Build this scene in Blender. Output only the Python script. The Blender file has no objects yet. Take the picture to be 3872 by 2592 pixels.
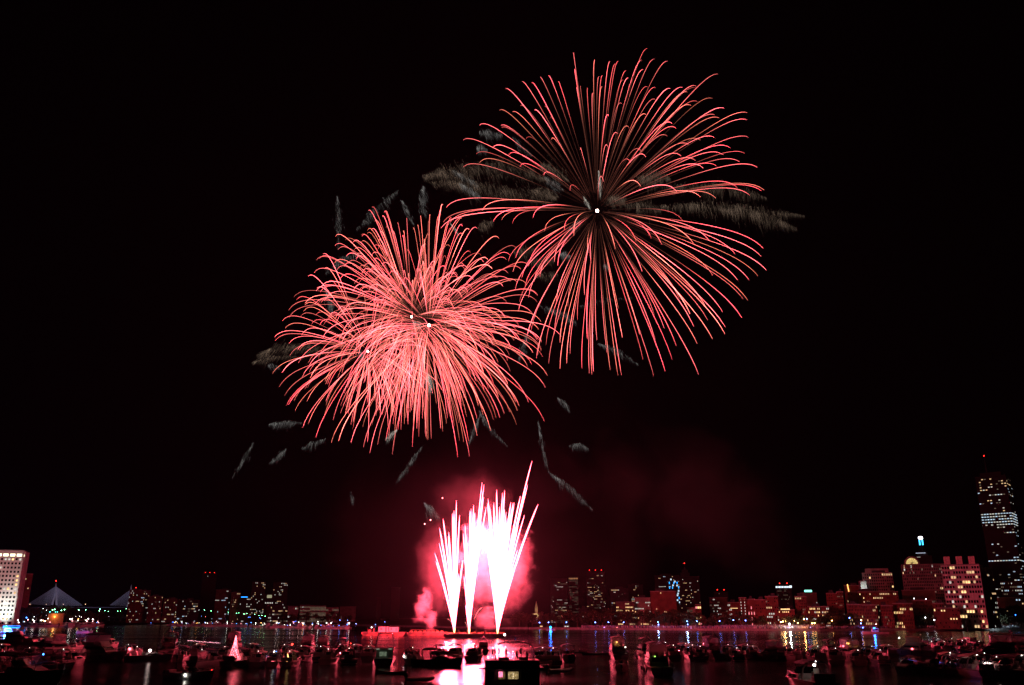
import bpy, bmesh, math, random
from mathutils import Vector, Matrix
rnd = random.Random(7)
PI = math.pi
# ---------------------------------------------------------------- camera, world, exposure
F_PX, W_PX, H_PX, HORIZON, CAM_H = 3300.0, 3872.0, 2592.0, 2335.0, 10.0
TH = math.atan((HORIZON - H_PX/2)/F_PX)
ST, CT = math.sin(TH), math.cos(TH)
sc = bpy.context.scene
COL = sc.collection
cam_d = bpy.data.cameras.new('camera'); cam = bpy.data.objects.new('camera', cam_d); COL.objects.link(cam)
cam_d.sensor_width = 36; cam_d.sensor_fit = 'HORIZONTAL'; cam_d.lens = F_PX/W_PX*36
cam_d.clip_start = 0.5; cam_d.clip_end = 20000
cam.location = (0, 0, CAM_H); cam.rotation_euler = (PI/2 + TH, 0, 0)
sc.camera = cam
world = bpy.data.worlds.new('World'); sc.world = world; world.use_nodes = True
wn = world.node_tree.nodes; bg = wn['Background']
bg.inputs[0].default_value = (0.6, 0.3, 0.7, 1); bg.inputs[1].default_value = 0.0004
sc.view_settings.view_transform = 'Standard'; sc.view_settings.look = 'None'
sc.view_settings.exposure = 0.0; sc.view_settings.gamma = 1.0
cy = sc.cycles
cy.max_bounces = 5; cy.diffuse_bounces = 1; cy.glossy_bounces = 3; cy.transmission_bounces = 2
cy.volume_bounces = 1; cy.transparent_max_bounces = 8
cy.caustics_reflective = False; cy.caustics_refractive = False
cy.use_denoising = True; cy.sample_clamp_indirect = 6; cy.volume_step_rate = 1.0; cy.volume_max_steps = 96
cy.use_light_tree = True

def ray(px, py):
    u = (px - W_PX/2)/F_PX; v = (H_PX/2 - py)/F_PX
    return u, CT - v*ST, ST + v*CT
def at(px, py, Y):                       # the world point seen at a photo pixel, Y metres ahead
    rx, ry, rz = ray(px, py); t = Y/ry
    return Vector((rx*t, Y, CAM_H + rz*t))
def water_pt(px, py):
    rx, ry, rz = ray(px, py); t = -CAM_H/rz
    return Vector((rx*t, ry*t, 0.0))
def xat(px, py, Y): return at(px, py, Y).x

# ---------------------------------------------------------------- materials
MATS = {}
def prin(name, col, rough=0.6, metal=0.0, vary=0.18, scale=0.8, col2=None, bump=0.0):
    if name in MATS: return MATS[name]
    m = bpy.data.materials.new(name); m.use_nodes = True; nt = m.node_tree; n = nt.nodes
    p = n['Principled BSDF']; p.inputs['Roughness'].default_value = rough; p.inputs['Metallic'].default_value = metal
    tc = n.new('ShaderNodeTexCoord'); nz = n.new('ShaderNodeTexNoise'); nz.inputs['Scale'].default_value = scale; nz.inputs['Detail'].default_value = 4
    nt.links.new(tc.outputs['Object'], nz.inputs['Vector'])
    r = n.new('ShaderNodeValToRGB'); nt.links.new(nz.outputs['Fac'], r.inputs['Fac'])
    c2 = col2 or tuple(c*(1-vary*2) for c in col)
    r.color_ramp.elements[0].position = 0.32; r.color_ramp.elements[0].color = (*c2, 1)
    r.color_ramp.elements[1].position = 0.68; r.color_ramp.elements[1].color = (*[min(1, c*(1+vary*0.5)) for c in col], 1)
    nt.links.new(r.outputs['Color'], p.inputs['Base Color'])
    if bump:
        b = n.new('ShaderNodeBump'); b.inputs['Strength'].default_value = bump; b.inputs['Distance'].default_value = 0.2
        nt.links.new(nz.outputs['Fac'], b.inputs['Height']); nt.links.new(b.outputs['Normal'], p.inputs['Normal'])
    MATS[name] = m; return m
def emis(name, col, strength, sample=False, vary=0.0, scale=0.3):
    if name in MATS: return MATS[name]
    m = bpy.data.materials.new(name); m.use_nodes = True; nt = m.node_tree; n = nt.nodes
    n.remove(n['Principled BSDF'])
    e = n.new('ShaderNodeEmission'); e.inputs[0].default_value = (*col, 1); e.inputs[1].default_value = strength
    if vary:
        tc = n.new('ShaderNodeTexCoord'); nz = n.new('ShaderNodeTexNoise'); nz.inputs['Scale'].default_value = scale
        nt.links.new(tc.outputs['Object'], nz.inputs['Vector'])
        mr = n.new('ShaderNodeMapRange'); mr.inputs[1].default_value = 0.3; mr.inputs[2].default_value = 0.7
        mr.inputs[3].default_value = strength*(1-vary); mr.inputs[4].default_value = strength*(1+vary)
        nt.links.new(nz.outputs['Fac'], mr.inputs[0]); nt.links.new(mr.outputs[0], e.inputs[1])
    nt.links.new(e.outputs[0], n['Material Output'].inputs['Surface'])
    try: m.cycles.emission_sampling = 'FRONT_BACK' if sample else 'NONE'
    except Exception: pass
    MATS[name] = m; return m

# ---------------------------------------------------------------- objects
def tag(o, label=None, cat=None, group=None, kind=None):
    if label: o['label'] = label
    if cat: o['category'] = cat
    if group: o['group'] = group
    if kind: o['kind'] = kind
    return o
def empty(name, loc=(0,0,0), rz=0.0, label=None, cat=None, group=None, parent=None):
    o = bpy.data.objects.new(name, None); COL.objects.link(o); o.location = loc; o.rotation_euler = (0, 0, rz)
    o.empty_display_size = 0.5
    if parent: o.parent = parent
    return tag(o, label, cat, group)
def children(o): return CH.get(o.name, [])
CH = {}
def link(name, data, parent=None, loc=None):
    o = bpy.data.objects.new(name, data); COL.objects.link(o)
    if parent is not None: o.parent = parent; CH.setdefault(parent.name, []).append(o)
    if loc is not None: o.location = loc
    return o
def copy_tree(o, parent=None):
    c = o.copy(); COL.objects.link(c)
    c.parent = parent
    if parent is not None: CH.setdefault(parent.name, []).append(c)
    for ch in list(CH.get(o.name, [])): copy_tree(ch, c)
    return c
class MB:
    def __init__(s): s.v = []; s.f = []; s.mi = []; s.a = []; s.cur = 0
    def face(s, idx): s.f.append(idx); s.mi.append(s.cur)
    def box(s, cx, cy_, cz, sx, sy, sz, rz=0.0, taper=1.0, tx=None, ty=None, shx=0.0):
        b = len(s.v); c, q = math.cos(rz), math.sin(rz)
        tx = taper if tx is None else tx; ty = taper if ty is None else ty
        for z in (-.5, .5):
            for x, y in ((-.5,-.5),(.5,-.5),(.5,.5),(-.5,.5)):
                kx, ky = (tx, ty) if z > 0 else (1, 1)
                X, Yy = x*sx*kx + (shx if z > 0 else 0), y*sy*ky
                s.v.append((cx + X*c - Yy*q, cy_ + X*q + Yy*c, cz + z*sz))
        for f in ((0,3,2,1),(4,5,6,7),(0,1,5,4),(1,2,6,5),(2,3,7,6),(3,0,4,7)): s.face([b+i for i in f])
        return s
    def tube(s, pts, r, n=6, caps=True, att=None):
        pts = [Vector(p) for p in pts]; k = len(pts); b = len(s.v)
        rr = r if isinstance(r, (list, tuple)) else [r]*k
        for i, p in enumerate(pts):
            d = (pts[min(i+1, k-1)] - pts[max(i-1, 0)])
            if d.length < 1e-9: d = Vector((0,0,1))
            d.normalize(); a = d.orthogonal() if abs(d.z) > .95 else d.cross(Vector((0,0,1)))
            a.normalize(); e = d.cross(a)
            for j in range(n):
                t = 2*PI*j/n; s.v.append(tuple(p + (a*math.cos(t) + e*math.sin(t))*rr[i]))
                if att is not None: s.a.append(att[i])
        for i in range(k-1):
            for j in range(n):
                q = (j+1) % n; s.face([b+i*n+j, b+i*n+q, b+(i+1)*n+q, b+(i+1)*n+j])
        if caps: s.face([b+j for j in range(n)][::-1]); s.face([b+(k-1)*n+j for j in range(n)])
        return s
    def prism(s, poly, axis, a0, a1):      # poly in the other two axes, extruded along axis
        b = len(s.v); n = len(poly)
        for w in (a0, a1):
            for p, q in poly:
                s.v.append({'x': (w,p,q), 'y': (p,w,q), 'z': (p,q,w)}[axis])
        s.face(list(range(b, b+n))); s.face(list(range(b+n, b+2*n))[::-1])
        for i in range(n):
            j = (i+1) % n; s.face([b+i, b+n+i, b+n+j, b+j])
        return s
    def ball(s, c, r, n=8, m=5, sz=1.0):
        pts = [(c[0], c[1], c[2] + r*sz*math.sin(-PI/2 + PI*i/m)) for i in range(m+1)]
        return s.tube(pts, [max(1e-3, r*math.cos(-PI/2 + PI*i/m)) for i in range(m+1)], n)
    def loft(s, rings, close=False, cap0=True, cap1=True):
        b = len(s.v); n = len(rings[0])
        for r_ in rings: s.v.extend(tuple(p) for p in r_)
        for i in range(len(rings)-1):
            for j in range(n if close else n-1):
                q = (j+1) % n; s.face([b+i*n+j, b+i*n+q, b+(i+1)*n+q, b+(i+1)*n+j])
        if cap0: s.face(list(range(b, b+n))[::-1])
        if cap1: s.face(list(range(b+(len(rings)-1)*n, b+len(rings)*n)))
        return s
    def mesh(s, name, mats):
        me = bpy.data.meshes.new(name); me.from_pydata(s.v, [], s.f)
        mats = mats if isinstance(mats, (list, tuple)) else [mats]
        for m in mats: me.materials.append(m)
        if len(mats) > 1: me.polygons.foreach_set('material_index', s.mi)
        if s.a:
            at_ = me.attributes.new('burn_level', 'FLOAT', 'POINT'); at_.data.foreach_set('value', s.a)
        me.update(); return me
    def build(s, name, mats, parent=None, loc=None, smooth=False):
        me = s.mesh(name, mats)
        if smooth:
            for p in me.polygons: p.use_smooth = True
        return link(name, me, parent, loc)
ORD = ['first','second','third','fourth','fifth','sixth','seventh','eighth','ninth','tenth','eleventh','twelfth','thirteenth','fourteenth','fifteenth','sixteenth','seventeenth','eighteenth','nineteenth','twentieth']
def nth(i, n):
    """'third from the left' style words for item i of n counted left to right"""
    if i == 0: return 'leftmost'
    if i == n-1: return 'rightmost'
    if i <= (n-1)/2: return ORD[i] + ' from left'
    return ORD[n-1-i] + ' from right'

# ---------------------------------------------------------------- water and land
wm = bpy.data.materials.new('river_water'); wm.use_nodes = True; nt = wm.node_tree; n = nt.nodes; p = n['Principled BSDF']
p.inputs['Base Color'].default_value = (0.006, 0.007, 0.01, 1); p.inputs['IOR'].default_value = 1.33
tc = n.new('ShaderNodeTexCoord')
mp = n.new('ShaderNodeMapping'); mp.inputs['Scale'].default_value = (0.45, 1.0, 1); nt.links.new(tc.outputs['Object'], mp.inputs[0])
nz = n.new('ShaderNodeTexNoise'); nz.inputs['Scale'].default_value = 0.9; nz.inputs['Detail'].default_value = 3; nt.links.new(mp.outputs[0], nz.inputs['Vector'])
nz2 = n.new('ShaderNodeTexNoise'); nz2.inputs['Scale'].default_value = 4.2; nz2.inputs['Detail'].default_value = 2; nt.links.new(mp.outputs[0], nz2.inputs['Vector'])
ad = n.new('ShaderNodeMath'); ad.operation = 'MULTIPLY_ADD'; ad.inputs[1].default_value = 0.4
nt.links.new(nz2.outputs['Fac'], ad.inputs[0]); nt.links.new(nz.outputs['Fac'], ad.inputs[2])
b = n.new('ShaderNodeBump'); b.inputs['Strength'].default_value = 1.0; b.inputs['Distance'].default_value = 0.09
nt.links.new(ad.outputs[0], b.inputs['Height']); nt.links.new(b.outputs['Normal'], p.inputs['Normal'])
mp2 = n.new('ShaderNodeMapping'); mp2.inputs['Scale'].default_value = (0.004, 0.03, 1); nt.links.new(tc.outputs['Object'], mp2.inputs[0])
nz3 = n.new('ShaderNodeTexNoise'); nz3.inputs['Scale'].default_value = 1.0; nz3.inputs['Detail'].default_value = 3; nt.links.new(mp2.outputs[0], nz3.inputs['Vector'])
mr = n.new('ShaderNodeMapRange'); mr.inputs[1].default_value = 0.4; mr.inputs[2].default_value = 0.62; mr.inputs[3].default_value = 0.08; mr.inputs[4].default_value = 0.16
nt.links.new(nz3.outputs['Fac'], mr.inputs[0]); nt.links.new(mr.outputs[0], p.inputs['Roughness'])
m = MB(); m.v = [(-5000,-200,0),(5000,-200,0),(5000,9000,0),(-5000,9000,0)]; m.face([0,1,2,3])
tag(m.build('water', wm), kind='structure', label='dark river water with ripples')
SHORE = [(-900,2371),(-300,2371),(0,2371),(250,2369),(385,2366),(400,2352),(700,2354),(1000,2359),(1300,2366),(1600,2373),(1900,2379),(2300,2382),(2700,2385),(3100,2387),(3300,2385),(3872,2383),(4500,2382)]
SP = [water_pt(*q) for q in SHORE]
gm = prin('ground_turf', (0.05,0.06,0.035), 0.95, scale=0.05)
m = MB(); n0 = len(SP)
for q in SP: m.v.append((q.x, q.y, 1.4))
for q in SP: m.v.append((q.x*1.05, 8800, 1.4))
for i in range(n0-1): m.face([i, i+1, n0+i+1, n0+i])
tag(m.build('ground', gm), kind='structure', label='low dark riverbank land under the city')
m = MB()
for i in range(n0-1):
    a, c = SP[i], SP[i+1]; d = (c-a); L = d.length; rz = math.atan2(d.y, d.x)
    m.box((a.x+c.x)/2, (a.y+c.y)/2, 0.75, L, 0.8, 1.7, rz)
tag(m.build('river_wall', prin('granite_seawall', (0.32,0.3,0.28), 0.85, scale=0.5)), 'low granite seawall running along the whole far river bank', 'wall')
def shore_y(px):                          # distance of the bank under a photo column
    for (a, b_) in zip(SHORE, SHORE[1:]):
        if a[0] <= px <= b_[0]:
            t = (px-a[0])/(b_[0]-a[0]); return water_pt(px, a[1]+(b_[1]-a[1])*t).y
    return 1000
# ---------------------------------------------------------------- fireworks: bursts
def trail_mat(name, hot, low):
    m = bpy.data.materials.new(name); m.use_nodes = True; nt = m.node_tree; n = nt.nodes
    n.remove(n['Principled BSDF'])
    a = n.new('ShaderNodeAttribute'); a.attribute_name = 'burn_level'
    r = n.new('ShaderNodeValToRGB'); e = r.color_ramp.elements
    e[0].position = 0; e[0].color = (1.0, 0.36, 0.24, 1)
    e[1].position = 1; e[1].color = (*hot, 1)
    x = r.color_ramp.elements.new(0.3); x.color = (*low, 1)
    nt.links.new(a.outputs['Fac'], r.inputs[0])
    mu = n.new('ShaderNodeMath'); mu.operation = 'POWER'; mu.inputs[1].default_value = 1.6; nt.links.new(a.outputs['Fac'], mu.inputs[0])
    m2 = n.new('ShaderNodeMath'); m2.operation = 'MULTIPLY'; m2.inputs[1].default_value = TRAIL_E; nt.links.new(mu.outputs[0], m2.inputs[0])
    em = n.new('ShaderNodeEmission'); nt.links.new(r.outputs[0], em.inputs[0]); nt.links.new(m2.outputs[0], em.inputs[1])
    nt.links.new(em.outputs[0], n['Material Output'].inputs['Surface'])
    m.cycles.emission_sampling = 'NONE'; return m
TRAIL_E = 7.5
TRAILS = [trail_mat('burning_star_trail', (1.0,.125,.145), (1,.19,.16)), trail_mat('burning_star_trail_coral', (1.0,.165,.14), (1,.24,.15)), trail_mat('burning_star_trail_deep_red', (1.0,.085,.11), (1,.15,.13))]
CORE = emis('burst_core_glow', (1.0, 0.75, 0.6), 20)
def sstep(a, b, x):
    t = min(1, max(0, (x-a)/(b-a))); return t*t*(3-2*t)
def trail(mb, c, d, R, D, k=3.2, r0=0.16, lit=0.35, wind=0.0, bright=1.0, N=26, end=1.0):
    L_ph = d.x*37 + d.z*23
    pts, rad, att = [], [], []
    den = 1-math.exp(-k); dd = 1-(den/k)
    for i in range(N+1):
        s = end*i/N
        fr = (1-math.exp(-k*s))/den; dr = (s-(1-math.exp(-k*s))/k)/dd
        if fr < 0.015: continue
        p = c + d*(R*fr) + Vector((wind*dr, 0, -D*dr))
        pts.append(p)
        h = bright*(0.09 + 0.91*sstep(lit*0.7, lit*1.55, fr))
        h *= 1 + 0.16*math.sin(fr*9 + L_ph); tip = min(1, (N-i)/6.0)
        rad.append(r0*(0.5 + 0.5*sstep(0.1, 0.7, fr))*(0.35+0.65*tip)); att.append(h)
    mb.tube(pts, rad, 4, att=att)
def solve_dir(px, py, c, R, D, sgn, wind=0.0):
    dy = 0.0
    for _ in range(6):
        q = at(px, py, c.y+dy) - c + Vector((-wind, 0, D)); s2 = q.x*q.x + q.z*q.z
        dy = sgn*math.sqrt(max(0.0, R*R - s2))
    q = at(px, py, c.y+dy) - c + Vector((-wind, 0, D)); L = q.length
    return q/L, L
def burst(label, cpx, cpy, Y, R, D, tips, core_r, rr, lp, extra=0, lit=(0.25,0.6), r0=0.16, wind=2.0, vary=(0.6,1.1), rmin=0.72, up=0.0, lc=(1.0,0.06,0.10)):
    c = at(cpx, cpy, Y)
    root = empty('firework_burst', c, 0, label, 'firework', 'firework bursts in the sky')
    items = []
    for (px, py) in tips:
        sg = rr.choice((-1, 1)); d, L = solve_dir(px, py, c, R, D, sg, wind)
        items.append((d, L))
    for i in range(extra):
        while True:
            d = Vector((rr.gauss(0,1), rr.gauss(0,1), rr.gauss(0,1))).normalized()
            if abs(d.y) < 0.93: break
        items.append((d, R*rr.uniform(rmin, 1.0)*(1+0.16*d.z)))
    rest = MB()
    O = Vector((0,0,0))
    for i, (d, L) in enumerate(items):
        mb = MB() if i < 100 else rest
        if i >= 100: rest.cur = rr.choice((0,0,1,2))
        trail(mb, O, d, L, D*rr.uniform(0.9, 1.1), 3.2, r0*rr.uniform(0.75,1.25), rr.uniform(*lit) + (up if d.z > 0.15 else 0.0), wind, rr.uniform(*vary))
        if i < 100: mb.build('spark_trail', TRAILS[rr.choice((0,0,1,2))], root)
    if rest.v: tag(rest.build('spark_trail_cluster', TRAILS, root), kind='stuff')
    MB().ball((0,0,0), core_r, 12, 8).build('burst_core', CORE, root)
    ld = bpy.data.lights.new('burst_light', 'POINT'); ld.energy = lp; ld.color = lc; ld.shadow_soft_size = core_r
    lo = bpy.data.objects.new('burst_light', ld); COL.objects.link(lo); lo.parent = root
    return root
def crop(lst, x0, y0, k): return [(x0 + x/k, y0 + y/k) for x, y in lst]
T1 = [(440,228),(484,228),(521,208),(559,190),(603,226),(368,257),(433,330),(340,349),(398,358),(497,357),(541,335),(566,382),(252,412),(346,428),(350,437),(460,472),(572,482),(178,490),(311,515),(237,550),(380,546),(252,578),(179,606),(432,607),(537,648),(655,707),(702,532),
(671,96),(675,160),(679,172),(702,241),(685,243),(734,254),(758,277),(766,130),(785,203),(800,203),(834,140),(858,145),(870,140),(798,250),(905,180),(915,210),(892,222),(885,320),(828,378),(918,428),(868,463),(824,515),(805,675),(925,578),(972,528),(993,557),
(999,72),(975,128),(1031,126),(1090,128),(982,165),(1000,243),(1036,255),(1103,256),(1157,250),(1216,236),(1213,245),(1315,196),(1290,298),(1222,305),(1194,323),(1035,300),(994,370),(1110,410),(1128,428),(1088,470),(1178,277),(1343,348),(1445,370),(1445,398),(1300,378),(1320,385),(1453,480),(1368,513),(1300,474),(1237,488),(1183,510),(1435,552),(1337,545),(1490,608),(1410,580),(1310,605),(1248,603),(1150,553),(1213,575),(1520,700),(1508,710),(1455,727),(1305,745),(1237,745),(1132,722),(970,698),(1398,690),
(1516,960),(1506,1005),(1530,1065),(1492,1085),(1452,1100),(1447,1190),(1427,1200),(1402,1110),(1390,990),(1275,940),(1207,948),(1158,850),(1063,945),(1017,920),(950,935),(856,960),(1290,1080),(1420,1268),(1345,1340),(1335,1255),(1258,1230),(1347,1325),(1290,1375),(1268,1290),(1205,1305),(1190,1255),(1222,1400),(1228,1522),(1128,1395),(1110,1455),(1142,1190),(1075,1325),(1078,1505),(1035,1370),(1030,1260),(1028,1540),(980,1455),(965,1345),(975,1060),(888,1360),(884,1530),(868,1528),(870,1240),(834,1515),(820,1440),(775,1380),(760,1525),(752,1525),(741,1525),(708,1505),(732,1370),(720,1180),(688,1280),(655,1430),(640,1475),(610,1495),(645,1225),(610,1390),(560,1480),(548,1405),(510,1440),(505,1460),(595,1210),(585,1340),(460,1380),(480,1340),
(103,783),(262,800),(313,855),(350,848),(398,850),(490,840),(542,890),(630,890),(672,905),(90,850),(118,850),(80,875),(585,1030),(600,1045),(412,1010),(380,1020),(470,1045),(440,1100),(495,1110),(455,1130),(520,1090),(410,1150),(470,1180),(430,1210),(425,1250),(400,1080),(748,1025),(735,985)]
T1 = crop(T1, 1600, 120, 1.1787)
rr = random.Random(11); rr.shuffle(T1)
burst('large open red firework burst with long curved trails, highest in the sky', 2258, 798, 490, 94, 14, T1, 0.95, rr, 4e6, 0, (0.28,0.62), 0.075, 2.0, (0.55,1.15), up=0.2, lc=(1.0,0.42,0.34))
T2 = [(672,170),(728,178),(669,262),(736,250),(626,292),(585,320),(590,358),(448,380),(380,484),(328,578),(345,667),(263,677),(275,718),(230,775),(365,615),(360,630),(292,790),(297,835),(217,922),(247,985),(262,912),(272,1030),(290,1073),(320,1093),(355,1163),(415,1210),(485,1240),(520,1220),(575,1245),(632,1262),(663,1270),(697,1250),(765,1282),(735,1235),(856,1250),(885,1210),(915,1215),(942,1210),(985,1170),(1063,1305),(1116,1305),(1090,1225),(1150,1130),(1213,1185),(1255,1125),(1275,1115),(1335,1095),(1300,1095),(1385,1040),(1458,1137),(1463,990),(1472,930),(1535,750),(1400,880),(1447,770),(1445,800),(1430,770),(1443,690),(1425,600),(1428,570),(1425,565),(1380,515),(1335,515),(1350,450),(1385,430),(1328,350),(1300,375),(1285,405),(1250,300),(1115,265),(1085,240),(1035,215),(987,175),(975,215),(930,238),(893,212),(830,215),(880,250),(1020,250),(1150,262),(455,445),(500,420),(545,435),(600,395),(620,330),(700,330),(765,280),(812,300),(860,260),(470,500),(440,590),(420,540),(395,700),(350,745)]
T2 = crop(T2, 850, 650, 1.2064)
TA, TB, TC = [], [], []
for t in T2:
    if t[0] < 1250: TC.append(t)
    elif t[0] < 1560 and t[1] < 1300: TB.append(t)
    else: TA.append(t)
burst('dense red firework burst below the high one, its white core rightmost of three', 1622, 1231, 468, 74, 14, TA, 0.75, random.Random(3), 6e6, 225, (0.12,0.55), 0.062, 1.0, (0.4,1.2), 0.42)
burst('dense red firework burst overlapping its neighbours, core just above a brighter one', 1556, 1199, 476, 71, 14, TB, 0.6, random.Random(4), 2.5e6, 220, (0.12,0.55), 0.062, 1.0, (0.4,1.2), 0.42)
burst('dense red firework burst at left of the cluster, core lowest of three', 1391, 1330, 482, 52, 12, TC, 0.55, random.Random(5), 2.5e6, 125, (0.12,0.55), 0.06, -1.0, (0.4,1.2), 0.45)

# ---------------------------------------------------------------- hanging ember plumes
def ember_mat(name, col, e_):
    m = emis(name, col, e_); n = m.node_tree.nodes; a = n.new('ShaderNodeAttribute'); a.attribute_name = 'burn_level'
    k = n.new('ShaderNodeMath'); k.operation = 'MULTIPLY'; k.inputs[1].default_value = e_; m.node_tree.links.new(a.outputs['Fac'], k.inputs[0])
    m.node_tree.links.new(k.outputs[0], n['Emission'].inputs[1]); return m
EM = [ember_mat('ember_brown', (0.36,0.25,0.18), 1.25), ember_mat('ember_grey', (0.40,0.385,0.37), 1.45), ember_mat('ember_bright', (0.9,0.82,0.72), 1.5)]
rp = random.Random(21)
def plume(label, pts, w, n_, mat, hl=3.0, slant=(0.35, -1.0), Y=485, fade=True):
    P = [at(px, py, Y) for px, py in pts]; c = P[len(P)//2]
    mb = MB(); segs = len(P)-1
    ph = len(label)*1.7
    for i in range(int(n_*.95)):
        t = rp.random()*segs
        if rp.random() > .45 + .55*math.sin(t*5.3+ph)*math.sin(t*11.7+ph*2) + .25: continue
        k = min(int(t), segs-1); q = P[k].lerp(P[k+1], t-k)
        u = t/segs; ww = w*(0.06+1.0*math.sin(PI*min(1, u*0.93+0.05)))*(0.85+.3*math.sin(u*17+len(label)))
        q = q + Vector((rp.gauss(0, ww*.45), rp.gauss(0, ww*.7), -abs(rp.gauss(0, ww*.8)) + ww*0.3)) - c
        L = hl*rp.uniform(0.35, 1.9)*(0.35+.65*math.sin(PI*min(1, u*.93+.05))); d = Vector((slant[0]+rp.gauss(0,.16), rp.gauss(0,.16), slant[1])).normalized()
        e = q + d*L + Vector((d.z*.0, 0, -L*L*0.02)); r = rp.uniform(0.018, 0.045); hv = rp.random()**1.6*.75+.10; hv *= .45 + .75*(1-t/segs)*(.6+.4*math.sin(t*7+ph)) + .25*rp.random(); mb.a += [hv, hv, hv, hv*.3]
        b = len(mb.v); o = d.orthogonal().normalized()*r; o2 = d.cross(o).normalized()*r
        mb.v += [tuple(q+o), tuple(q-o*.5+o2*.87), tuple(q-o*.5-o2*.87), tuple(e)]
        for f in ((0,1,3),(1,2,3),(2,0,3),(0,2,1)): mb.face([b+x for x in f])
    o = mb.build('ember_plume', EM[mat]); o.location = c
    return tag(o, label, 'ember plume', 'falling ember plumes', 'stuff')
def cr(l, x0, y0, k): return crop(l, x0, y0, k)
A = (1550, 450, 3.347); Bc = (1600, 120, 1.1787); Fq = (0, 0, 1/1.6533)
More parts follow.
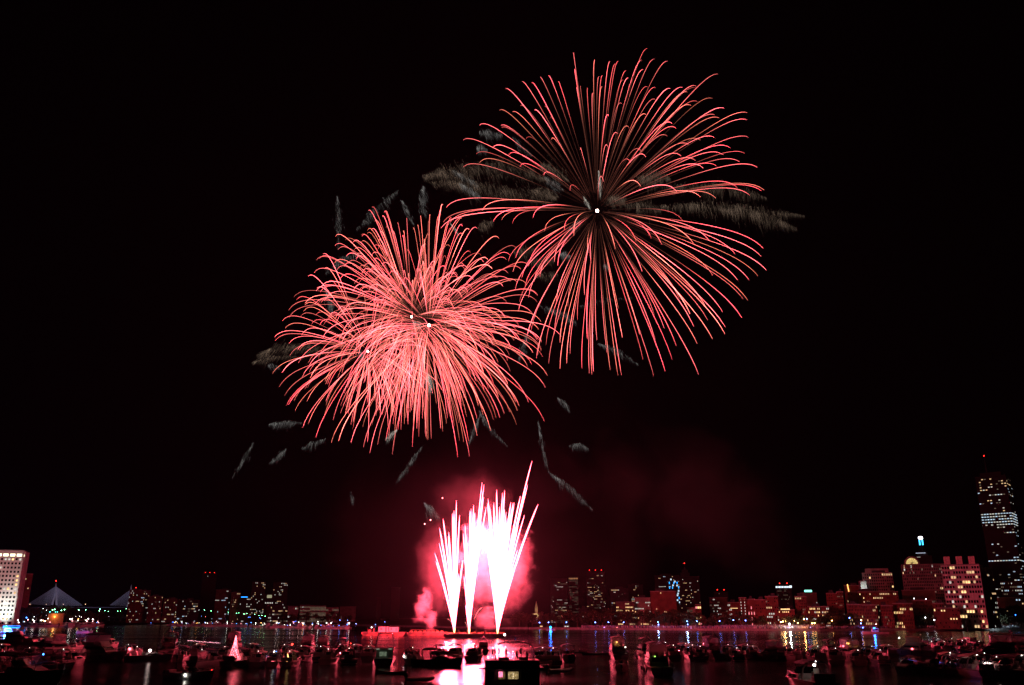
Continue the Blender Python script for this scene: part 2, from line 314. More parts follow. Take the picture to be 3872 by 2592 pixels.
for lab, pts, cc, w, n_, mt, hl, sl in [
 ('long brown ember wing reaching far left from the high burst', [(170,720),(400,660),(700,610),(1100,560),(1500,660),(1740,770)], A, 6.5, 2300, 0, 4.0, (.45,-1)),
 ('lower brown ember wing left of the high burst', [(270,790),(600,800),(900,840),(1300,900),(1700,930),(1850,1000)], A, 6.0, 2200, 0, 3.6, (.45,-1)),
 ('rounded brown ember tuft upper left of the high core', [(1650,590),(1740,570),(1860,660),(2010,780)], A, 4.5, 650, 0, 3.4, (.4,-1)),
 ('small brown ember tuft beside the high core at left', [(1530,900),(1700,890),(1880,980)], A, 4, 500, 0, 3.2, (.45,-1)),
 ('bright grey ember streak inside the long left wing', [(540,650),(700,730),(880,860)], A, 2.2, 420, 1, 3.0, (.5,-1)),
 ('grey ember streak hanging under the lower left wing', [(620,810),(760,890),(890,990)], A, 2.4, 360, 1, 3.4, (.5,-1)),
 ('grey ember tuft highest at upper left of the large burst', [(880,160),(1000,150),(1170,200)], A, 2.6, 330, 1, 4.0, (.25,-1)),
 ('small grey ember fan under the highest grey tuft', [(850,370),(890,330),(980,400)], A, 2.5, 260, 1, 4.0, (.2,-1)),
 ('grey feathery ember trail slanting through the upper left red trails', [(1290,220),(1400,330),(1540,460)], A, 2.4, 260, 1, 2.6, (.5,-1)),
 ('grey ember feather below the rounded brown tuft', [(1700,730),(1800,790),(1930,890)], A, 3, 330, 1, 3.6, (.5,-1)),
 ('upright grey ember feather between the two firework groups', [(170,840),(150,950),(150,1080),(200,1250)], A, 3, 480, 1, 3.0, (.6,-1)),
 ('brown ember tuft among crossing trails above the dense burst', [(860,1370),(950,1310),(1050,1300)], A, 3.5, 300, 0, 3.2, (.4,-1)),
 ('short bright ember streak above the dense burst top', [(500,1310),(560,1380),(600,1450)], A, .9, 130, 2, 3.0, (.5,-1)),
 ('brown ember wing upper right of the high core', [(960,650),(1030,630),(1100,655)], Bc, 6, 800, 0, 4.2, (.06,-1)),
 ('rounded pale ember fan just right of the high core', [(820,745),(860,735),(900,750)], Bc, 4.5, 620, 0, 3.4, (.25,-1)),
 ('brown ember tuft right of the pale fan', [(900,770),(990,765),(1065,795)], Bc, 4.0, 700, 0, 3.4, (.1,-1)),
 ('upper thin brown ember wing right of the high burst', [(1080,690),(1250,680),(1400,700),(1530,740)], Bc, 4.5, 1000, 0, 4.4, (.06,-1)),
 ('long brown ember wing reaching farthest right', [(1060,775),(1250,765),(1450,780),(1700,820)], Bc, 4.6, 1700, 0, 4.2, (.1,-1)),
 ('lowest brown ember wing at the right of the high burst', [(1300,785),(1450,800),(1560,830),(1665,877)], Bc, 4.6, 1300, 0, 4.0, (.12,-1)),
 ('tall pale spike of embers above the high core', [(782,618),(786,670),(790,735)], Bc, 1.3, 420, 2, 3.5, (.06,-1)),
 ('short pale spike of embers upper left of the high core', [(713,732),(728,760),(742,788)], Bc, .9, 300, 2, 2.6, (.45,-1)),
 ('grey ember curl lower left of the high core', [(700,840),(670,860),(635,890)], Bc, 2.2, 280, 1, 2.8, (.5,-1)),
 ('pale round ember tuft below the high core', [(610,990),(630,985),(655,1000)], Bc, 2.6, 320, 1, 3.0, (.1,-1)),
 ('small grey ember tuft straight below the high core', [(805,1042),(815,1038),(825,1050)], Bc, 1.6, 110, 1, 3.0, (.2,-1)),
 ('brown ember wing between the big and dense bursts', [(400,980),(450,965),(520,970)], Bc, 3.5, 420, 0, 3.2, (.3,-1)),
 ('brown ember streak right of the dense burst, upper', [(460,1020),(530,1010),(590,1020)], Bc, 3.2, 360, 0, 3.0, (.3,-1)),
 ('brown ember streak right of the dense burst, middle', [(500,1085),(560,1075),(600,1080)], Bc, 3.0, 280, 0, 3.0, (.3,-1)),
 ('grey ember feather right of the dense burst, lower', [(520,1220),(620,1250),(685,1300)], Bc, 3.0, 420, 1, 3.0, (.4,-1)),
 ('faint arching ember thread under the high burst', [(690,1225),(790,1195),(930,1185)], Bc, 1.6, 150, 1, 2.4, (.4,-1)),
 ('grey ember feather hanging below the high burst', [(780,1390),(860,1410),(955,1480)], Bc, 1.8, 300, 1, 3.2, (.4,-1)),
 ('grey ember column at the right edge of the dense burst', [(465,1340),(450,1400),(425,1470)], Bc, 2.4, 330, 1, 2.6, (-.3,-1)),
 ('upright faint ember feather, farthest upper left', [(771,448),(774,500),(773,570)], Fq, 2.4, 330, 1, 2.8, (.4,-1)),
 ('slanting ember feather left of the upright pair', [(910,435),(860,475),(815,525)], Fq, 2.4, 380, 1, 2.8, (.5,-1)),
 ('short ember feather leaning over the dense burst top', [(918,458),(930,480),(945,512)], Fq, 2.2, 260, 1, 3.0, (.5,-1)),
 ('grey ember arc on the upper left rim of the dense burst', [(825,577),(780,590),(745,625)], Fq, 2.6, 380, 1, 2.8, (.2,-1)),
 ('grey ember clump inside the left of the dense burst', [(742,655),(755,690),(760,715)], Fq, 2.4, 330, 1, 3.0, (.2,-1)),
 ('brown ember wing with forked tips, left of the dense burst', [(590,812),(640,790),(700,790),(760,800)], Fq, 4.4, 1100, 0, 3.2, (-.55,-.8)),
 ('lower fork of the brown wing left of the dense burst', [(580,828),(620,815),(680,815)], Fq, 2.0, 400, 0, 2.6, (-.55,-.7)),
 ('small grey ember curl under the forked brown wing', [(612,835),(622,832),(640,842)], Fq, 1.8, 140, 1, 2.6, (.5,-1)),
 ('pale ember streak lying level at the lower left', [(615,970),(650,964),(690,966)], Fq, 1.7, 330, 1, 2.4, (-.35,-1)),
 ('faint ember trail lowest at the left, slanting down', [(580,1012),(560,1045),(532,1092)], Fq, 1.5, 230, 1, 2.2, (-.2,-1)),
 ('ember trail with a pale head at the lower left', [(655,1026),(640,1040),(615,1060)], Fq, 1.5, 230, 1, 2.4, (-.2,-1)),
 ('faint ember trail joining the dense burst at lower left', [(745,1003),(715,1012),(690,1025)], Fq, 1.6, 200, 1, 2.4, (-.1,-1)),
 ('long ember trail hanging below the dense burst middle', [(968,1018),(935,1060),(905,1105)], Fq, 1.5, 330, 1, 2.4, (-.1,-1)),
 ('ember trail bending left below the dense burst', [(1100,945),(1085,975),(1073,1015)], Fq, 1.4, 230, 1, 2.6, (-.1,-1)),
 ('ember trail bending right below the dense burst', [(1095,938),(1118,975),(1160,1020)], Fq, 1.5, 230, 1, 2.6, (.4,-1)),
 ('long winding ember trail right of the fountain, upper half', [(1230,960),(1240,1020),(1255,1080)], Fq, 1.4, 360, 1, 2.4, (.15,-1)),
 ('long winding ember trail right of the fountain, lower half', [(1258,1082),(1300,1110),(1355,1165)], Fq, 1.9, 460, 1, 2.8, (.3,-1)),
 ('small ember tuft upper right of the fountain', [(1275,910),(1290,918),(1302,940)], Fq, 1.6, 190, 1, 2.8, (.3,-1)),
 ('flat ember tuft right of the winding trail', [(1300,1020),(1325,1014),(1346,1026)], Fq, 1.6, 240, 1, 2.6, (.2,-1)),
 ('ember spray at the upper left of the fountain', [(970,1150),(985,1160),(1005,1185)], Fq, 2.0, 280, 1, 3.2, (.3,-1)),
 ('faint vertical ember wisp below the dense burst left side', [(803,1125),(806,1150)], Fq, 1.3, 60, 1, 2.6, (.1,-1)),
 ('short pale ember streak at the dense burst lower rim', [(908,983),(895,992),(883,1003)], Fq, 1.6, 260, 2, 2.8, (-.4,-1)),
 ('bright white ember flare inside the dense burst', [(978,852),(982,870),(985,893)], Fq, 2.2, 480, 2, 4.0, (.1,-1)),
 ('pale ember tuft left inside the dense burst', [(820,800),(830,815),(838,840)], Fq, 2.2, 280, 1, 3.6, (.1,-1)),
 ('pale ember tuft beside the three white cores', [(945,735),(955,738),(962,750)], Fq, 2.2, 320, 2, 3.0, (.1,-1)),
 ]:
    plume(lab, cr(pts, *cc), w, n_, mt, hl, sl, Y=485 + rp.uniform(-20, 20))

# ---------------------------------------------------------------- fountains on the barge
FY = 468.0
FX = Vector((1, 0.10, 0.16)); FOUNT = emis('fountain_streak', (1.0, 0.10, 0.15), 17.0)
FBASE = emis('fountain_base_flame', (1.0, 0.5, 0.2), 5.0)
def fountain(label, bpx, bpy_, tips, extra, spread, seed, hmul=1.0):
    r = random.Random(seed); base = at(bpx, bpy_, FY)
    root = empty('firework_fountain', base, 0, label, 'firework fountain', 'three red firework fountains on the barge')
    allt = [(Vector(at(px, py, FY + r.uniform(-6, 6)) - base), r.uniform(.27, .44)) for px, py in tips]
    x0, x1, y0, y1 = spread
    for i in range(extra):
        allt.append((at(r.uniform(x0, x1), r.uniform(y0, y1), FY + r.uniform(-8, 8)) - base, r.uniform(.22,.42)))
    for t, w in allt:
        pts, rad = [], []
        side = t.x
        for i in range(15):
            s = i/14; k = s**0.92
            q = Vector((side*(0.62*s + 0.38*s**1.5) if abs(side) > 2 else side*s, t.y*s, t.z*(s*1.06 - 0.06*s**3)))
            pts.append(q); rad.append(w*(0.28 + 0.9*math.sin(PI*min(0.97, 0.05+s*0.9))**0.7) if s < 1 else 0.05)
        MB().tube(pts, rad, 5).build('spark_streak', FOUNT, root)
    MB().tube([(0,0,-.3),(0,0,1.2),(0,0,3.2),(0,0,6.5)], [.25,.55,.4,.1], 8).build('base_flame', FBASE, root)
    return root, base
K = (1500, 1700, 2.09)
f1 = fountain('leftmost red firework fountain on the barge, fanning left', 1717.7, 2391, cr([(300,818),(308,882),(335,740),(338,620),(367,550),(350,715),(440,505),(453,485),(472,402),(497,520),(487,660),(525,870),(490,980)], *K), 6, (1668,1748,1995,2080), 31)
f2 = fountain('middle red firework fountain, straight and narrow', 1773.7, 2394, cr([(525,660),(540,595),(588,470),(600,540),(613,512),(608,440),(675,262),(690,280),(687,375),(708,455),(545,1230),(560,1000),(530,1000)], *K), 20, (1765,1835,1930,2060), 32)
f3 = fountain('rightmost red firework fountain, tallest and leaning right', 1881.5, 2394, cr([(722,392),(767,420),(790,320),(836,345),(853,325),(902,418),(897,490),(978,370),(1035,282),(1070,92),(1117,435),(1062,572),(955,795),(712,640),(700,700),(1010,520)], *K), 34, (1838,1960,1900,2030), 33)
def flight(label, a, b_, bend, w=.14):
    A_, B_ = at(*a, FY), at(*b_, FY); pts = []
    for i in range(9):
        s = i/8; pts.append(A_.lerp(B_, s) + Vector((0,0,bend*math.sin(PI*s))) - A_)
    o = MB().tube(pts, [w*(.4+s_*.09) for s_ in range(9)], 5).build('stray_spark', emis('stray_spark_glow', (1.0,.25,.22), 2.6)); o.location = A_
    tag(o, label, 'spark', 'stray sparks near the barge')
flight('short stray spark arcing right of the middle fountain', (1792,2345), (1822,2299), 1.2)
flight('tiny stray spark left of the leftmost fountain', (1711,2363), (1692,2341), .6, .08)
flight('tiny stray spark left of the middle fountain', (1766,2371), (1758,2353), .4, .08)
for i, (a, lab) in enumerate([((1673,1884),'highest'),((1628,1967),'middle'),((1606,1982),'lowest')]):
    q = at(*a, FY); o = MB().ball((0,0,0), .42, 8, 5).build('falling_star', emis('falling_star_glow', (1.0,.4,.4), 4.0)); o.location = q
    tag(o, 'small falling red star left of the fountains, %s of three' % lab, 'spark', 'falling stars left of the fountains')
LP = 1.5e7
for (px, py, k) in [(1700,2250,.7),(1705,2120,.9),(1778,2270,.7),(1785,2150,1.0),(1800,2030,1.1),(1885,2270,.8),(1890,2150,1.1),(1890,2040,1.1),(1925,1960,.7)]:
    q = at(px, py, FY); ld = bpy.data.lights.new('fountain_light', 'POINT'); ld.energy = LP*k/8; ld.color = (1.0, 0.06, 0.11); ld.shadow_soft_size = 2.0
    root, base = f1 if px < 1750 else (f2 if px < 1850 else f3)
    lo = bpy.data.objects.new('fountain_light', ld); COL.objects.link(lo); lo.parent = root; lo.location = q - base

# ---------------------------------------------------------------- smoke
def smoke_mat(name, dens, nscale, lo, hi, col=(0.75,0.7,0.7), aniso=0.0, det=4.0):
    m = bpy.data.materials.new(name); m.use_nodes = True; nt = m.node_tree; n = nt.nodes
    n.remove(n['Principled BSDF']); L = nt.links.new
    pv = n.new('ShaderNodeVolumePrincipled'); pv.inputs['Color'].default_value = (*col, 1); pv.inputs['Anisotropy'].default_value = aniso
    tc = n.new('ShaderNodeTexCoord'); ge = n.new('ShaderNodeNewGeometry')
    nz = n.new('ShaderNodeTexNoise'); nz.inputs['Scale'].default_value = nscale; nz.inputs['Detail'].default_value = det; nz.inputs['Roughness'].default_value = 0.6
    nz.inputs['Distortion'].default_value = 0.6
    L(ge.outputs['Position'], nz.inputs['Vector'])
    ln = n.new('ShaderNodeVectorMath'); ln.operation = 'LENGTH'; L(tc.outputs['Object'], ln.inputs[0])
    # density = clamp((noise - lo + (0.75-|p|)*0.6)) so puffs thin out raggedly to the rim
    r = n.new('ShaderNodeMapRange'); r.inputs[1].default_value = 0.15; r.inputs[2].default_value = 0.98; r.inputs[3].default_value = 0.30; r.inputs[4].default_value = -0.45
    L(ln.outputs['Value'], r.inputs[0])
    a = n.new('ShaderNodeMath'); a.operation = 'ADD'; L(nz.outputs['Fac'], a.inputs[0]); L(r.outputs[0], a.inputs[1])
    mr = n.new('ShaderNodeMapRange'); mr.inputs[1].default_value = lo; mr.inputs[2].default_value = hi; mr.inputs[3].default_value = 0; mr.inputs[4].default_value = dens
    L(a.outputs[0], mr.inputs[0]); L(mr.outputs[0], pv.inputs['Density'])
    L(pv.outputs[0], n['Material Output'].inputs['Volume'])
    return m
SM_D = smoke_mat('dense_firework_smoke', 0.036, 0.16, 0.44, 0.80, det=6.0)
SM_L = smoke_mat('thin_flank_smoke', 0.0042, 0.17, 0.44, 0.80, det=6.0)
SM_P = smoke_mat('rising_puff_smoke', 0.07, 0.30, 0.42, 0.80, det=6.0)
SM_T = smoke_mat('thin_drifting_smoke', 0.0016, 0.07, 0.44, 0.80, det=6.0)
SM_B = smoke_mat('pale_drifting_smoke_bank', 0.0009, 0.026, 0.46, 0.8, det=6.0)
SM_V = smoke_mat('very_thin_smoke', 0.00045, 0.02, 0.25, 0.95, det=5.0)
def smoke(label, px, py, Y, rx, ry, rz, mat, tilt=0.0):
    bm = bmesh.new(); bmesh.ops.create_icosphere(bm, subdivisions=3, radius=1.0)
    me = bpy.data.meshes.new('smoke'); bm.to_mesh(me); bm.free(); me.materials.append(mat)
    o = link('smoke', me); o.location = at(px, py, Y); o.scale = (rx, ry, rz); o.rotation_euler = (0, tilt, 0)
    return tag(o, label, 'smoke', 'firework smoke', 'stuff')
smoke('thick red lit smoke wrapped round the three fountains', 1835, 2120, FY+6, 26, 17, 50, SM_D)
smoke('billowing red smoke on the right flank of the fountains', 1930, 2160, FY+8, 22, 14, 42, SM_D, 0.12)
smoke('darker red smoke on the left flank of the fountains', 1665, 2140, FY+12, 26, 16, 48, SM_L, -0.1)
smoke('pink smoke puff between the middle and right fountains', 1840, 2340, FY+4, 11, 8, 11, SM_P)
smoke('pink smoke puff standing left of the fountains', 1600, 2290, FY+8, 8, 6, 17, SM_P, 0.3)
smoke('orange pink smoke plume rising from the middle barge', 1630, 2345, FY+6, 6, 5, 11, SM_P, 0.08)
smoke('faint dark red smoke veil drifting above the fountains', 1790, 1900, FY+20, 46, 24, 34, SM_T)
smoke('wide brown smoke bank drifting off to the right', 2640, 1900, FY+130, 150, 60, 80, SM_B, 0.5)
smoke('very thin smoke added for the wide red glow behind the fountains', 1830, 2090, FY+70, 130, 60, 95, SM_V)  # thin volume put in to carry the red glow round the fountains
# ---------------------------------------------------------------- buildings
HY = HORIZON
WIN = {
 'warm': emis('window_warm_light', (1.0,0.64,0.32), .85, vary=0.5, scale=0.4),
 'gold': emis('window_gold_light', (1.0,0.62,0.26), 1.5, vary=0.5, scale=0.4),
 'white': emis('window_white_light', (0.95,0.92,0.8), 0.7, vary=0.5, scale=0.4),
 'cool': emis('window_cool_light', (0.62,0.82,1.0), 0.9, vary=0.5, scale=0.4),
 'dimw': emis('window_dim_light', (0.8,0.62,0.42), 0.14, vary=0.5, scale=0.4),
 'pink': emis('window_pink_light', (1.0,0.25,0.28), 1.2, vary=0.5, scale=0.4),
 'green': emis('sign_green_light', (0.25,1.0,0.75), 2.4),
 'blue': emis('sign_blue_light', (0.02,0.32,1.0), 2.6),
 'cyan': emis('lamp_cyan_light', (0.1,0.9,0.85), 5.0),
 'dark': prin('dark_window_glass', (0.015,0.017,0.02), 0.12, vary=0.1),
}
BEACON = emis('red_beacon_light', (1.0,0.03,0.02), 4.0)
WALLS = {
 'brick': prin('brick_wall', (0.2,0.075,0.055), 0.9, scale=0.25, vary=0.22, bump=0.2),
 'red': prin('reddish_brick_wall', (0.24,0.085,0.065), 0.9, scale=0.15, vary=0.2, bump=0.2),
 'stone': prin('limestone_wall', (0.42,0.38,0.32), 0.85, scale=0.2, vary=0.15),
 'conc': prin('pale_concrete_wall', (0.68,0.62,0.58), 0.8, scale=0.12, vary=0.12),
 'grey': prin('grey_concrete_wall', (0.06,0.06,0.065), 0.85, scale=0.12, vary=0.15),
 'glass': prin('dark_curtain_wall', (0.012,0.014,0.018), 0.6, scale=0.06, vary=0.2),
 'brown': prin('brown_stone_wall', (0.2,0.13,0.1), 0.85, scale=0.2, vary=0.2),
}
ROOF = prin('gravel_roof', (0.09,0.09,0.09), 0.95)
TRIM = prin('stone_trim', (0.34,0.31,0.28), 0.8)
_wm = {}
def win_mesh(w, h, mat):
    k = (round(w, 2), round(h, 2), mat.name)
    if k not in _wm:
        _wm[k] = MB().box(0, 0, 0, w, 0.12, h).mesh('window', mat)
    return _wm[k]
def facade(root, rng, face, W, D, H, nc, nr, p, cols, sz=(0.46,0.36), z0=0.0, run=0.45, darkw=0, rowp=None, cap=96, x_off=0.0, cols_w=None):
    """lit (and some dark) windows on one face; face 'f' front, 'l' left side, 'r' right side"""
    length = W if face == 'f' else D
    cw = length/nc; rh = (H-z0)/nr; placed = CAPN.get(root.name, 0); rest = {}
    for r in range(nr):
        pr = p*(rowp(r/(nr-1.0 if nr > 1 else 1)) if rowp else 1); on = False; col = None
        for c in range(nc):
            q = pr + (run if on else 0)
            on = rng.random() < q
            if on: 
                if col is None or rng.random() < .25: col = rng.choices(cols, cols_w)[0]
                mat = WIN[col]
            elif darkw and rng.random() < darkw: mat = WIN['dark']; col = None
            else: col = None; continue
            u = -length/2 + (c+.5)*cw; z = z0 + (r+.5)*rh
            w, h = cw*sz[0], rh*sz[1]
            if face == 'f': loc, rz = (u + x_off, -D/2-.05, z), 0
            elif face == 'l': loc, rz = (-W/2-.05, -u, z), PI/2
            else: loc, rz = (W/2+.05, u, z), PI/2
            if placed < cap:
                o = link('window', win_mesh(w, h, mat), root, loc); o.rotation_euler = (0, 0, rz); placed += 1
            else:
                mb = rest.setdefault(mat.name, (MB(), mat))[0]; mb.box(loc[0], loc[1], loc[2], w, .12, h, rz)
    CAPN[root.name] = placed
    if rest:
        big = MB(); mats = []
        for k, (mb, mat) in rest.items():
            b = len(big.v); big.v += mb.v; big.cur = len(mats); mats.append(mat)
            for f in mb.f: big.face([b+i for i in f])
        tag(big.build('small_windows', mats, root), kind='stuff')
CAPN = {}
def onface(e, px, py, Y, D):
    q = Matrix.Rotation(-e.rotation_euler.z, 3, 'Z') @ (at(px, py, Y) - e.location); q.y = -D/2-.3; return q
def wpt(e, x, y, z): return e.location + Matrix.Rotation(e.rotation_euler.z, 3, 'Z') @ Vector((x, y, z - GB))
GB = 1.4
def building(label, xl, xr, ytop, Y, depth=25, wall='grey', rz=0.0, name='building', ybot=HY, cat='building', group='city buildings beyond the river', roofbox=True, beacon=0, seed=0, turn=0.0):
    ym = (ytop+ybot)/2; YY_ = Y
    x0, x1 = xat(xl, ym, Y), xat(xr, ym, Y); W = x1-x0
    H = at((xl+xr)/2, ytop, Y).z - GB
    cx = (x0+x1)/2; rz = -math.atan2(cx, Y) + turn; W2 = W*math.cos(math.atan2(cx, Y))/max(.5, math.cos(turn) + depth/W*abs(math.sin(turn)))
    root = empty(name, (cx - math.sin(rz)*depth/2, Y + math.cos(rz)*depth/2, GB), rz, label, cat, group)
    MB().box(0, 0, H/2, W2, depth, H).build('wall', WALLS[wall] if isinstance(wall, str) else wall, root)
    m = MB(); m.box(0, 0, H+.35, W2+.5, depth+.5, .7)
    m.build('roof', ROOF if wall in ('grey','glass') else TRIM, root)
    r = random.Random(int(xl)*7+seed)
    if roofbox:
        m = MB(); m.box(r.uniform(-.15,.15)*W2, 0, H+2.0, W2*r.uniform(.25,.5), depth*.5, 2.6); m.box(r.uniform(-.3,.3)*W2, depth*.1, H+1.4, W2*.12, depth*.2, 1.4)
        m.build('roof_plant_room', WALLS['grey'], root)
    for i in range(beacon):
        t = (i+.5)/beacon - .5 if beacon > 1 else 0
        m = MB().tube([(0,0,0),(0,0,3)], .12, 5); o = m.build('beacon_mast', ROOF, root, (t*W2*.95, -depth*.35, H+.6))
        MB().ball((0,0,3.3), .75, 8, 5).build('beacon_lamp', BEACON, o)
    return root, W2, depth, H, r
def std(label, xl, xr, ytop, Y, wall, nc, nr, p, cols, **k):
    fk = {a: k.pop(a) for a in ('sz','z0','run','darkw','rowp','cap') if a in k}
    side = k.pop('side', None)
    root, W, D, H, r = building(label, xl, xr, ytop, Y, wall=wall, **k)
    facade(root, r, 'f', W, D, H, nc, nr, p, cols, **fk)
    if side: facade(root, r, side, W, D, H, max(3, int(nc*D/W)), nr, p, cols, **fk)
    return root, W, D, H, r
WH = ['white','warm']; MX = ['white','warm','warm','dimw','cool']; DM = ['dimw','dimw','white','warm']

# --- left bank
root, W, D, H, r = building('tall pale concrete office tower with bright top floor at the far left', -120, 76, 2082, 985, depth=19, wall='conc', name='office_tower', roofbox=False, turn=-.22)
W0 = W
def tower_left():
    nr = 17; rh = (H-3)/nr; nc = 13; cw = W/nc; rg = random.Random(5)
    for rr_ in range(nr):
        z = (rr_+.5)*rh + .5
        top = rr_ == nr-1
        n_ = 7 if top else nc
        for c in range(n_):
            u = -W/2 + (c+.5)*W/n_
            if u < -W/2+W*.38: continue
            if top: mat = WIN['toplit']; w, h = W/n_*.74, rh*.62
            else:
                lit = rg.random() < (.5 if rr_ in (nr-2, nr-9) else .13); mat = WIN[rg.choice(['warm','white','gold'])] if lit else WIN['dark']; w, h = cw*.56, rh*.5
            link('window', win_mesh(w, h, mat), root, (u, -D/2-.05, z))
    for rr_ in range(nr):
        for c in range(2):
            top = rr_ == nr-1; mat = WIN['toplit'] if top else (WIN['white'] if rg.random() < .12 else WIN['dark'])
            o = link('window', win_mesh(D/3*.5, rh*.55, mat), root, (W/2+.05, -D/2 + D*(.18+.24*c), (rr_+.5)*rh+.5)); o.rotation_euler = (0,0,PI/2)
WIN['toplit'] = emis('bright_top_floor_light', (1.0,0.95,0.62), 2.6)
tower_left()
m = MB()
for i in range(5): m.box(W/2+.4, -D/2 + 1 + i*6.8, H/2, .9, 1.1, H)
m.build('pilaster', WALLS['conc'], root)
def flood(label, pos, aim, energy, col, size=1.1, name='floodlight'):
    e = empty(name, pos, 0, label, 'floodlight')
    MB().box(0,0,.35,.9,.6,.5).build('lamp_housing', ROOF, e)
    MB().box(0,0,.63,.8,.5,.05).build('lamp_glass', emis('floodlight_glass', (0.8,0.95,1.0), 4), e)
    ld = bpy.data.lights.new('flood_beam', 'SPOT'); ld.energy = energy; ld.color = col; ld.spot_size = size; ld.spot_blend = .9; ld.shadow_soft_size = .5
    lo = bpy.data.objects.new('flood_beam', ld); COL.objects.link(lo); lo.parent = e; lo.location = (0,0,.8)
    d = Vector(aim) - Vector(pos); lo.rotation_euler = d.to_track_quat('-Z', 'Y').to_euler()
L = root.location
flood('white floodlight at the foot of the pale office tower', wpt(root,W*.30,-D/2-20,1.6), wpt(root,W*.36,-D/2,18), 1.1e5, (0.82,1.0,0.95), 1.2)
flood('second pinkish floodlight farther out before the pale office tower', wpt(root,W*.1,-D/2-75,1.6), wpt(root,W*.2,-D/2,44), 2.0e5, (1.0,0.70,0.66), 0.9)  # pinkish beam tints the upper facade
std('dark brick slab building right behind the pale office tower', 84, 112, 2172, 1050, 'brick', 4, 16, .02, ['warm'], name='apartment_building', roofbox=False)
std('riverside apartment block under a red beacon, right of the bridge cables', 484, 530, 2232, 1500, 'brick', 10, 16, .11, WH, name='apartment_building', beacon=1, darkw=0, run=.12)
std('apartment slab next to the beacon block, small lit windows', 530, 565, 2235, 1520, 'brown', 8, 16, .11, MX, name='apartment_building', run=.12)
std('stepped apartment block with a bright white rooftop lamp', 558, 612, 2256, 1480, 'brown', 12, 12, .11, MX, name='apartment_building', run=.12)
std('low hospital block left of the tall dark tower', 616, 668, 2266, 1550, 'brown', 12, 10, .09, WH, name='hospital_block')
std('low block with a lit floor beside the dark tower', 668, 752, 2270, 1600, 'grey', 18, 9, .10, MX)
std('tall nearly black tower with three red roof beacons', 758, 812, 2172, 2300, 'glass', 12, 34, .012, ['white','cool'], name='office_tower', beacon=3, roofbox=False)
std('broad dim block just right of the black beacon tower', 812, 868, 2232, 1700, 'brown', 14, 14, .06, ['cool','white'])
std('narrow block with warm lit stair column', 870, 905, 2242, 1650, 'brown', 8, 14, .10, ['warm','dimw'], run=.2)
root, W, D, H, r = std('dark block under a long blue roof sign', 905, 945, 2262, 1620, 'grey', 8, 10, .12, ['white'], roofbox=False)
link('roof_sign', MB().box(0,0,0, 11, .5, 1.3).mesh('roof_sign', WIN['blue']), root, (-2,-D/2, H+1.6))
std('left one of the twin apartment towers with scattered lit windows', 948, 1000, 2202, 1750, 'grey', 9, 24, .17, ['white','warm'], name='apartment_tower', run=.15, roofbox=False)
std('right one of the twin apartment towers with scattered lit windows', 1030, 1085, 2204, 1780, 'grey', 10, 24, .17, ['white','warm'], name='apartment_tower', run=.15, roofbox=False)
root, W, D, H, r = std('low mid block between the twin towers with one big lit panel', 1000, 1032, 2248, 1760, 'grey', 5, 8, .08, ['white'], roofbox=False)
link('lit_panel', MB().box(0,0,0, 9, .3, 5.5).mesh('lit_panel', emis('lit_panel_light', (0.85,0.8,0.5), .35, vary=.3)), root, (0,-D/2-.2,H-4))
std('long parking block with a horizontal light line', 1008, 1090, 2292, 1500, 'grey', 22, 5, .16, DM, run=.6, roofbox=False)
std('pale low hall with an arched window', 1088, 1128, 2294, 1480, 'stone', 6, 4, .1, DM, name='hall', roofbox=False)
std('floodlit yellowish stone block, left of the low pillared hall', 1133, 1172, 2290, 1500, 'stone', 8, 5, .6, ['dimw'], name='stone_hall', roofbox=False)
std('floodlit yellowish stone hall with tall window bays', 1172, 1232, 2292, 1520, 'stone', 12, 3, .75, ['dimw'], name='stone_hall', sz=(.45,.7), roofbox=False)
std('dim low stone wing right of the yellowish hall', 1232, 1280, 2298, 1540, 'stone', 10, 3, .3, ['dimw'], name='stone_hall', roofbox=False)
std('faint pillared stone building before the fountains', 1285, 1345, 2295, 1900, 'stone', 14, 2, .12, ['dimw'], name='stone_hall', roofbox=False)
std('faint office tower with a thin yellow light line', 1478, 1512, 2222, 2500, 'glass', 10, 20, .01, ['dimw'], name='office_tower', roofbox=False)
std('faint short tower left of the yellow line tower', 1424, 1440, 2262, 2500, 'glass', 6, 10, .03, ['dimw'], name='office_tower', roofbox=False)
# long embankment sheds, orange hut
e, W, D, H, r = building('small orange lit boathouse with teal lamps on the left bank', 181, 240, 2322, 958, depth=8, wall=prin('orange_boathouse_wall', (0.6,0.3,0.16), .8), name='boathouse', roofbox=False, ybot=2352)
for x in (-W*.35, 0.0, W*.12):
    MB().tube([(0,0,0),(0,0,.8)], .07, 5).build('lamp_bracket', ROOF, e, (x-1, -D/2+.2, H+.7)); MB().ball((0,0,1.2), .42, 8, 5).build('lamp_globe', WIN['cyan'], e, (x-1, -D/2+.2, H+.7))
MB().ball((0,0,0), .6, 8, 5).build('wall_lamp', emis('amber_lamp_light', (1,.5,.08), 9), e, (-W*.08, -D/2-.8, H*.75))
MB().box(0,0,0,2.2,.2,2.6).build('door', prin('dark_door', (.1,.05,.04), .6), e, (W*.25,-D/2-.08,1.3))
ld = bpy.data.lights.new('boathouse_glow', 'POINT'); ld.energy = 900; ld.color = (1,.42,.1); ld.shadow_soft_size = .5
lo = bpy.data.objects.new('boathouse_glow', ld); COL.objects.link(lo); lo.parent = e; lo.location = (-W*.08, -D/2-2.4, H*.8)

